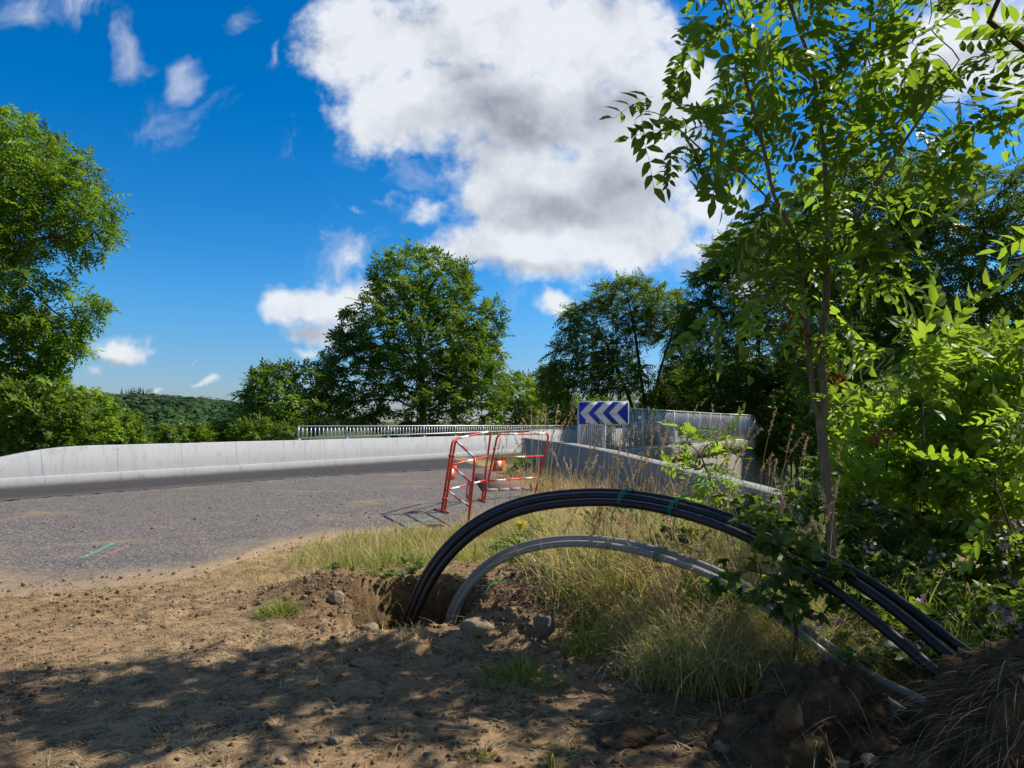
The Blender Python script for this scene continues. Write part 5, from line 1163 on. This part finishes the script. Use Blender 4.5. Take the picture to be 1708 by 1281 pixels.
# tall seed grasses
def seedclump(u, Y, n, h, spread, lean_, label, z=None):
    h *= 1.2; n = int(n * 1.35)
    c = P(u, 800, Y); c[2] = float(gz(c[0], c[1])); T = thing('seed_grass', c, label, 'grass clump', 'tall seeding grasses'); T['kind'] = 'thing'
    for k in range(n):
        st_ = MB(); hd = MB()
        b = c + np.array([gr.normal(0, spread), gr.normal(0, spread), 0]); az = gr.normal(lean_, 1.0); hh_ = h * gr.uniform(.72, 1.08); bd = gr.uniform(.15, .75)
        t_ = np.linspace(0, 1, 12); ang = .05 + bd * t_ ** 2.2
        st = np.cumsum(np.stack([np.sin(ang) * math.cos(az), np.sin(ang) * math.sin(az), np.cos(ang)], -1) * hh_ / 12, 0) + b
        st = np.concatenate([[b], st]); st_.tube(st, np.linspace(.0030, .0016, len(st)), 4, False, gr.random())
        # panicle: many small spikelets along the last fifth
        m_ = 46; tt = gr.uniform(.80, 1.0, m_); i_ = tt * (len(st) - 1); i0 = np.minimum(i_.astype(int), len(st) - 2); pp = st[i0] + (st[i0 + 1] - st[i0]) * (i_ - i0)[:, None]
        dd = norm(st[i0 + 1] - st[i0]); wv = norm(dd + gr.normal(0, .45, (m_, 3))); sz = gr.uniform(.012, .026, m_); tip = pp + wv * sz[:, None] * 1.6; sd = norm(np.cross(wv, gr.normal(size=(m_, 3)))) * .0042
        v_ = np.stack([pp, (pp + tip) / 2 + sd, tip, (pp + tip) / 2 - sd], 1).reshape(-1, 3); hd.add(v_, np.arange(m_ * 4).reshape(-1, 4), gr.random())
        so_ = st_.build('stalk', M['drygrass'], T); hd.build('seed_head', M['seed'], so_, origin=so_['_o'])
for a_ in [(905, 8.3, 9, 1.30, .12, .3, 'tall seed grasses crossing the right panel of the red barrier'), (868, 9.2, 5, 1.15, .15, 2.5, 'thin seed grasses left of the barrier end'), (985, 7.6, 9, 1.15, .2, .4, 'seed grasses bending in front of the chevron sign'), (1060, 7.4, 12, 1.15, .25, .2, 'seed grasses under the sign before the grey railing'),
           (1130, 6.8, 9, 1.15, .22, .1, 'pale arching seed grasses before the middle of the railing'), (1215, 6.2, 9, 1.05, .22, .2, 'pale arching seed grasses near the end of the wing wall'), (1290, 5.8, 7, .95, .2, .3, 'seed grasses left of the ash trunk'), (1000, 9.0, 12, .75, .3, .2, 'short dry seed grasses along the foot of the wing wall'), (1090, 8.0, 14, .6, .3, .2, 'bowed straw coloured grasses at the wing wall'), (940, 5.6, 9, .62, .25, .6, 'short pale seed grasses behind the crown of the grey conduits'), (1090, 5.2, 11, .6, .28, .3, 'straw coloured seed grasses between the black and grey conduits'), (1170, 4.6, 10, .55, .25, 2.6, 'seed grasses leaning over the middle of the grey conduits'), (1040, 4.5, 8, .5, .22, 3.0, 'low seed grasses at the front of the dry bank'), (1345, 4.1, 8, .75, .15, 1.0, 'dry stalks standing among the bramble by the ash trunk'), (822, 8.6, 4, 1.05, .08, 1.2, 'few thin stalks behind the near barrier panel')]:
    seedclump(*a_)

# orange and yellow flowers by the wall
def flowers(u, v, Y, n, h, mat, label, sp, size):
    c = P(u, v, Y); c[2] = float(gz(c[0], c[1])); T = thing('flower_plant', c, label, 'flowers')
    for k in range(n):
        st_ = MB()
        b = c + [gr.normal(0, sp), gr.normal(0, sp * .6), 0]; t_ = b + [gr.normal(0, .05), gr.normal(0, .05), h * gr.uniform(.7, 1.05)]
        st_.tube([b, lerp(b, t_, .5) + gr.normal(0, .012, 3), t_], .003, 4, False)
        mb = MB(); nn = norm(gr.normal(0, .4, 3) + [0, -.7, .7]); m_ = frames(nn[None], gr, .4, (1, 0, .3))[0]
        for p_ in range(6):
            t0 = p_ * math.pi / 3; d1 = math.cos(t0) * m_[:, 1] + math.sin(t0) * m_[:, 2]; d2 = -math.sin(t0) * m_[:, 1] + math.cos(t0) * m_[:, 2]; s_ = size
            mb.add([t_, t_ + d1 * s_ * .6 + d2 * s_ * .4, t_ + d1 * s_ * 1.1 + nn * .01, t_ + d1 * s_ * .6 - d2 * s_ * .4], np.array([[0, 1, 2, 3]]), gr.random())
        so_ = st_.build('stem', M['stem'], T); mb.build('bloom', M[mat], so_, origin=so_['_o'])
    m2 = 240; p = c + np.stack([gr.normal(0, sp * 1.1, m2), gr.normal(0, sp * .7, m2), np.zeros(m2)], -1)
    v_, f_, tt = blades(p, gr.uniform(.1, h * .9, m2), gr.uniform(0, 6.28, m2), gr.uniform(.3, 1.4, m2), gr.uniform(.006, .014, m2), 3, gr.random(m2)); build('leaves', v_, f_, M['grass'], T, tone=tt)
flowers(942, 815, 11.0, 5, .30, 'orange', 'orange flowers on a leafy clump against the wing wall', .14, .030)
flowers(900, 812, 12.2, 5, .20, 'yellow', 'small yellow flowers at the foot of the red barrier', .2, .020)

# ------------------------------------------------------------------ stones, clods, soil heaps
def rock(name, c, size, seed, mat, label, cat='stone', group=None, sub=4, rough=.11, planes=18, rotz_=None):
    r = np.random.default_rng(seed); bm = bmesh.new(); bmesh.ops.create_icosphere(bm, subdivisions=sub, radius=1.0)
    V = np.array([v.co[:] for v in bm.verts]); F = np.array([[v.index for v in f.verts] for f in bm.faces]); bm.free()
    n_ = norm(r.normal(size=(planes, 3))); h_ = r.uniform(.72, 1.0, planes); q = V @ n_.T; k = np.where(q > .15, h_[None] / np.maximum(q, .15), 9).min(1); k = np.minimum(k, 1.15)
    V = V * k[:, None]; V *= (1 + rough * fbm(V * 2.2 + seed, 4, seed))[:, None] * (1 + rough * .6 * fbm(V * 7 + seed, 3, seed + 9))[:, None]
    V = rotz(V * np.array(size), r.uniform(0, 6.28) if rotz_ is None else rotz_)
    o = build(name, V + np.array(c), F, M[mat], origin=np.array(c), smooth=True); return tag(o, label, cat, group)
def rock_uv(name, u, v, z, ru, rv, seed, mat, label, **k):
    c = G(u, v, z); c[2] = float(gz(c[0], c[1])); s_ = c[1] / FPX
    rock(name, c + [0, 0, rv * s_ * .35], (ru * s_, ru * s_ * .8, rv * s_), seed, mat, label, rotz_=0, **k)
rock_uv('stone', 1180 - 385, 1052, .05, 34, 16, 1, 'stone', 'flat pale stone on the front lip of the trench')
rock_uv('stone', 612, 1112, 0, 26, 9, 2, 'stone', 'flat pale stone lying in the dappled shade')
rock_uv('stone', 560, 992, .1, 15, 13, 3, 'stone', 'pale stone in the spoil left of the trench')
rock_uv('stone', 905, 975, .12, 26, 18, 4, 'stone', 'brown angular stone right of the grey conduits')
rock_uv('stone', 905, 1035, .12, 20, 20, 5, 'stonegrey', 'dark stone in the soil right of the trench')
rock_uv('stone', 800, 990, .12, 24, 17, 6, 'stonegrey', 'grey stone beside the green string')
rock_uv('stone', 1000, 1195, .0, 20, 11, 7, 'stone', 'reddish brown stone on the dirt below the dry grass')
rock_uv('stone', 1035, 1238, 0, 14, 8, 8, 'stonegrey', 'small grey stone on the shaded dirt')
rock_uv('stone', 615, 1060, 0, 14, 12, 9, 'stone', 'pointed stone at the left lip of the trench')
rock_uv('stone', 560, 1240, 0, 12, 8, 10, 'stonegrey', 'small grey stone in the middle of the foreground dirt')
rock_uv('stone', 470, 1272, 0, 12, 8, 11, 'stone', 'small pale stone at the bottom edge')
rock_uv('clod', 1285, 1128, .05, 24, 18, 12, 'clod', 'dark soil clod left of the heap')
rock_uv('clod', 1305, 1108, .05, 18, 16, 13, 'clod', 'reddish soil clod behind the heap')
rock_uv('clod', 1045, 1225, .02, 44, 17, 14, 'soil', 'dark crumbled clod on the shaded dirt', rough=.3)
rock_uv('clod', 1145, 1140, .03, 26, 16, 15, 'soil', 'dark clod at the edge of the dry grass')
rock_uv('clod', 640, 1035, .03, 22, 14, 16, 'clod', 'clod at the left rim of the trench')
def heap(name, parts_, label, seed, root=0, tilt_=(0, 0)):
    """a lumpy soil heap made as one displaced skin"""
    c0 = np.array(parts_[0][:3]); T = thing(name, (c0[0], c0[1], 0), label, 'soil heap')
    bm = bmesh.new(); bmesh.ops.create_icosphere(bm, subdivisions=6, radius=1.0)
    V = np.array([v.co[:] for v in bm.verts]); F = np.array([[v.index for v in f.verts] for f in bm.faces]); bm.free()
    # union of ellipsoids seen from the first centre
    rad = np.zeros(len(V))
    for p in parts_:
        c = np.array(p[:3]) - c0; s_ = np.array(p[3:6]); A = ((V / s_) ** 2).sum(1); B = ((V * c) / s_ ** 2).sum(1); Cc = ((c / s_) ** 2).sum() - 1
        disc = B * B - A * Cc; t_ = np.where(disc > 0, (B + np.sqrt(np.maximum(disc, 0))) / A, 0); rad = np.maximum(rad, t_)
    Q = V * rad[:, None]; nz = fbm(Q * 5 + seed, 5, seed, .6); nz2 = np.maximum(0, fbm(Q * 16 + seed, 3, seed + 4, .6))
    Q = Q + V * (.12 * nz + .09 * nz2)[:, None] * min(1, rad.mean() / .28); W_ = Q + c0
    build('soil', W_, F, M['soil'], T, smooth=True)
    if root:
        r = np.random.default_rng(seed); up = (V[:, 2] > -.2) & (W_[:, 1] < c0[1] + .12); i = r.choice(np.where(up)[0], root); p = W_[i]; out = V[i]
        az = np.arctan2(out[:, 1], out[:, 0]) + r.normal(0, .5, root)
        a = blades(p + out * .012, r.uniform(.06, .30, root), az, r.uniform(.3, 1.1, root), r.uniform(.0015, .004, root), 5, r.random(root) ** 2 * .8, r, lean=2.6)
        o = build('roots', a[0], a[1], M['straw'], T, tone=a[2])
    return T
heap('soil_heap', [(1.88, 2.42, .04, .38, .34, .48), (1.73, 2.50, .16, .17, .16, .32), (2.02, 2.45, .25, .26, .26, .28), (1.52, 2.38, -.05, .28, .22, .22)], 'tall dark soil heap full of hanging roots at the lower right corner', 301, 1100)
heap('soil_heap', [(1.34, 2.86, .0, .30, .22, .27), (1.56, 2.80, -.04, .24, .16, .18), (1.12, 2.76, -.03, .26, .2, .15), (1.45, 2.70, -.04, .3, .2, .16)], 'dark crumbling soil heap with a big stone in front of the grey conduits', 307, 120)
rock('stone', P(1318, 1200, 2.60), (.050, .044, .078), 21, 'clod', 'egg shaped upright stone stuck in the dark soil heap', rotz_=0)
rock('stone', P(1272, 1185, 2.72), (.036, .036, .034), 22, 'clod', 'smaller round stone left of the upright stone')
rock('stone', P(1400, 1275, 2.55), (.04, .035, .022), 23, 'stonegrey', 'grey stone at the bottom edge below the soil heap')
rock('stone', P(1452, 1268, 2.52), (.035, .03, .02), 24, 'stone', 'pale stone at the bottom edge beside the rooty heap')
rock('stone', P(1205, 1245, 2.7), (.035, .03, .018), 25, 'stonegrey', 'flat grey stone at the left foot of the soil heap')

# gravel and crumbs: too many to count
def pebbles(name, x_, y_, size, mat, zf):
    base_ = []
    for k in range(5):
        r = np.random.default_rng(400 + k); bm = bmesh.new(); bmesh.ops.create_icosphere(bm, subdivisions=1, radius=1.0); V = np.array([v.co[:] for v in bm.verts]); F = np.array([[v.index for v in f.verts] for f in bm.faces]); bm.free()
        base_.append((V * r.uniform(.55, 1.15, (len(V), 1)) * [1, .8, .65], F))
    n = len(x_); f_ = norm(np.stack([gr.normal(size=n), gr.normal(size=n), gr.normal(0, .3, n)], -1)); p = np.stack([x_, y_, zf(x_, y_) + size * .25], -1)
    v, f, t_ = scatter(base_, p, frames(f_, gr, .4), size, gr, gr.random(n)); return tag(build(name, v, f, M[mat], tone=t_), kind='stuff')
x_, y_ = sample(3800, -4.2, 2.4, 2.3, 6.2, lambda a, b: sst(b - yedge(a), .1, -.1) * (.2 + .8 * tuftnoise(a, b, 1.1, 98)) * pit_ok(a, b)); pebbles('gravel', x_, y_, gr.gamma(1.6, .0026, len(x_)) + .002, 'stone', lambda a, b: gz(a, b))
x_, y_ = sample(3800, -1.9, 2.2, 2.6, 5.9, lambda a, b: np.clip(1.1 * np.exp(-((a - .3) / .8) ** 2 - ((b - 4.8) / .6) ** 2) + .9 * np.exp(-((a + 1.3) / .45) ** 2 - ((b - 5.2) / .5) ** 2) + .8 * np.exp(-((a - 1.3) / .7) ** 2 - ((b - 2.9) / .4) ** 2), 0, 1) * pit_ok(a, b)); pebbles('soil_crumbs', x_, y_, gr.gamma(1.6, .0055, len(x_)) + .003, 'crumb', lambda a, b: gz(a, b))
x_, y_ = sample(1800, -9, .4, 5.2, 14, lambda a, b: sst(b - yedge(a), .0, .5) * (dline(a, b) > 3.4) * (.15 + .85 * tuftnoise(a, b, .8, 99)) * (ewing(a, b) < -.4)); pebbles('loose_gravel', x_, y_, gr.gamma(2.0, .0035, len(x_)) + .003, 'stonegrey', lambda a, b: a * 0 + .014)

x_, y_ = sample(5200, -4.2, 1.6, 2.3, 5.6, lambda a, b: sst(b - yedge(a), .0, -.4) * tuftnoise(a, b, 1.7, 193) ** 2 * pit_ok(a, b)); pebbles('dirt_crumbs', x_, y_, gr.gamma(1.4, .0036, len(x_)) + .002, 'crumb', lambda a, b: gz(a, b))
x_, y_ = sample(700, -1.5, .2, 4.2, 6.1, lambda a, b: ((pit_field(a, b) > .05) & (pit_field(a, b) < .9)) * 1.0); pebbles('trench_crumbs', x_, y_, gr.gamma(1.6, .007, len(x_)) + .004, 'clod', lambda a, b: gz(a, b))
x_, y_ = sample(3600, -9, .2, 4.8, 9.5, lambda a, b: np.exp(-((b - yedge(a) + .1) / .35) ** 2) * (.3 + .7 * tuftnoise(a, b, 2.0, 199))); pebbles('edge_grit', x_, y_, gr.gamma(1.6, .0042, len(x_)) + .003, 'stonegrey', lambda a, b: np.maximum(gz(a, b), np.where(b > yedge(a), .012, -9)))
x_, y_ = sample(420, -1.6, 1.2, 2.4, 3.6, lambda a, b: tuftnoise(a, b, 1.9, 201) ** 2); pebbles('small_clods', x_, y_, np.minimum(gr.gamma(2.0, .005, len(x_)) + .004, .020), 'crumb', lambda a, b: gz(a, b) - .006)
# green string on the spoil
pts = []
for u, v in ((772, 1006), (790, 995), (812, 986), (842, 981), (872, 983), (892, 988), (912, 1000), (930, 1003)):
    q = G(u, v, .16); q[2] = float(gz(q[0], q[1])) + .012; pts.append(q)
mb = MB(); mb.tube(spline(pts, 60), .0035, 5); tag(mb.build('string', M['twine'], origin=pts[0]), 'green string lying over the spoil right of the trench', 'string')

# ------------------------------------------------------------------ far hill wood, conifers, wires, aerial
hr = np.random.default_rng(71); n = 2600
hx = hr.uniform(-600, -180, n); hy = hr.uniform(420, 860, n); hzv = gz(hx, hy, False)
dome = []
for k in range(5):
    m_ = 90; d_ = norm(hr.normal(size=(m_, 3)) + [0, 0, .35]); d_[:, 2] = np.abs(d_[:, 2]); p = d_ * (1 + hr.normal(0, .12, (m_, 1))) * [1, 1, .95]
    a = norm(np.cross(d_, hr.normal(size=(m_, 3)))); b = np.cross(d_, a); s_ = hr.uniform(.22, .38, (m_, 1)); a, b = a * s_, b * s_ * .8
    V = np.stack([p + a, p + b, p - a, p - b], 1).reshape(-1, 3); dome.append((V, np.arange(m_ * 4).reshape(-1, 4)))
fx = norm(np.stack([hr.normal(size=n), hr.normal(size=n), np.zeros(n)], -1))
v, f, t_ = scatter(dome, np.stack([hx, hy, hzv + 1.0], -1), frames(fx, hr, .02), hr.uniform(4.0, 7.5, n), hr, np.clip(hr.normal(.5, .28, n), 0, 1))
tag(build('hill_forest', v, f, M['wood_far'], tone=t_), kind='stuff')
def conifer_geo(h, r):
    V = []; F = []; n_ = 0
    for k in range(150):
        t0 = r.uniform(.03, 1.0); a = r.uniform(0, 6.28); L_ = h * .27 * (1.02 - t0) + .3; d_ = np.array([math.cos(a), math.sin(a), -.25]); s_ = np.array([-math.sin(a), math.cos(a), 0]); p = np.array([0, 0, h * t0])
        V += [p - s_ * .3, p + d_ * L_ * .6 - s_ * L_ * .35, p + d_ * L_, p + d_ * L_ * .6 + s_ * L_ * .35]; F.append([n_, n_ + 1, n_ + 2, n_ + 3]); n_ += 4
    return np.array(V), np.array(F)
def conifer(u, v_top, Y, h, label, group=None):
    r = np.random.default_rng(int(u)); p = P(u, v_top, Y); base_ = np.array([p[0], p[1], p[2] - h]); T = thing('conifer_tree', base_, label, 'conifer', group); V, F = conifer_geo(h, r)
    build('crown', V + base_, F, M['conifer'], T, tone=r.random(len(V))); mb = MB(); mb.tube([base_ + [0, 0, -4], base_ + [0, 0, h * .9]], [.45, .1], 6); mb.build('trunk', M['bark'], T)
conifer(155, 645, 760, 13, 'lone conifer on the left of the hill crest'); conifer(203, 646, 770, 10, 'small conifer beside the dark conifer clump on the hill')
cr = np.random.default_rng(88)
for k, u in enumerate(np.linspace(211, 257, 15)): conifer(u + cr.normal(0, .8), 643 + 4 * abs(k - 6) / 8 + cr.uniform(-1.5, 3), 775 + cr.uniform(-12, 12), 20, 'dark conifer in the clump on the hill crest', 'conifers of the hilltop clump')
for k, u in enumerate(np.linspace(275, 400, 26)): conifer(u + cr.normal(0, 2), 656 + (u - 275) * .17 + cr.uniform(-1.5, 2.5), 790, 9, 'small conifer in the row along the falling hill crest', 'conifers along the hill crest')
for dv_, lb in ((0, 'upper thin power line crossing before the hill'), (5, 'lower thin power line crossing before the hill')):
    a, b = P(60, 645 + dv_, 330), P(520, 664 + dv_, 350); t_ = np.linspace(0, 1, 14)[:, None]; p = a + (b - a) * t_; p[:, 2] -= 2.0 * (4 * t_ * (1 - t_))[:, 0]
    mb = MB(); mb.tube(p, .05, 4); tag(mb.build('power_line', M['wire'], origin=p[0]), lb, 'cable')
ac = P(846, 559, 44); T = thing('aerial', (ac[0] - .6, 44, -4), 'small dark comb aerial poking out beside the big tree', 'aerial')
mb = MB(); mb.tube([(ac[0] - .6, 44, -4), (ac[0] - .6, 44, ac[2] + .05)], .03, 6); mb.build('mast', M['darkmetal'], T)
mb = MB(); mb.tube([ac - [.65, 0, 0], ac + [.5, 0, 0]], .02, 5)
for q in np.linspace(-.3, .5, 6): mb.box(ac + [q, 0, -.05], (.05, .4, .10))
mb.build('boom', M['darkmetal'], T)
print('STATS', sum(tree_stats))
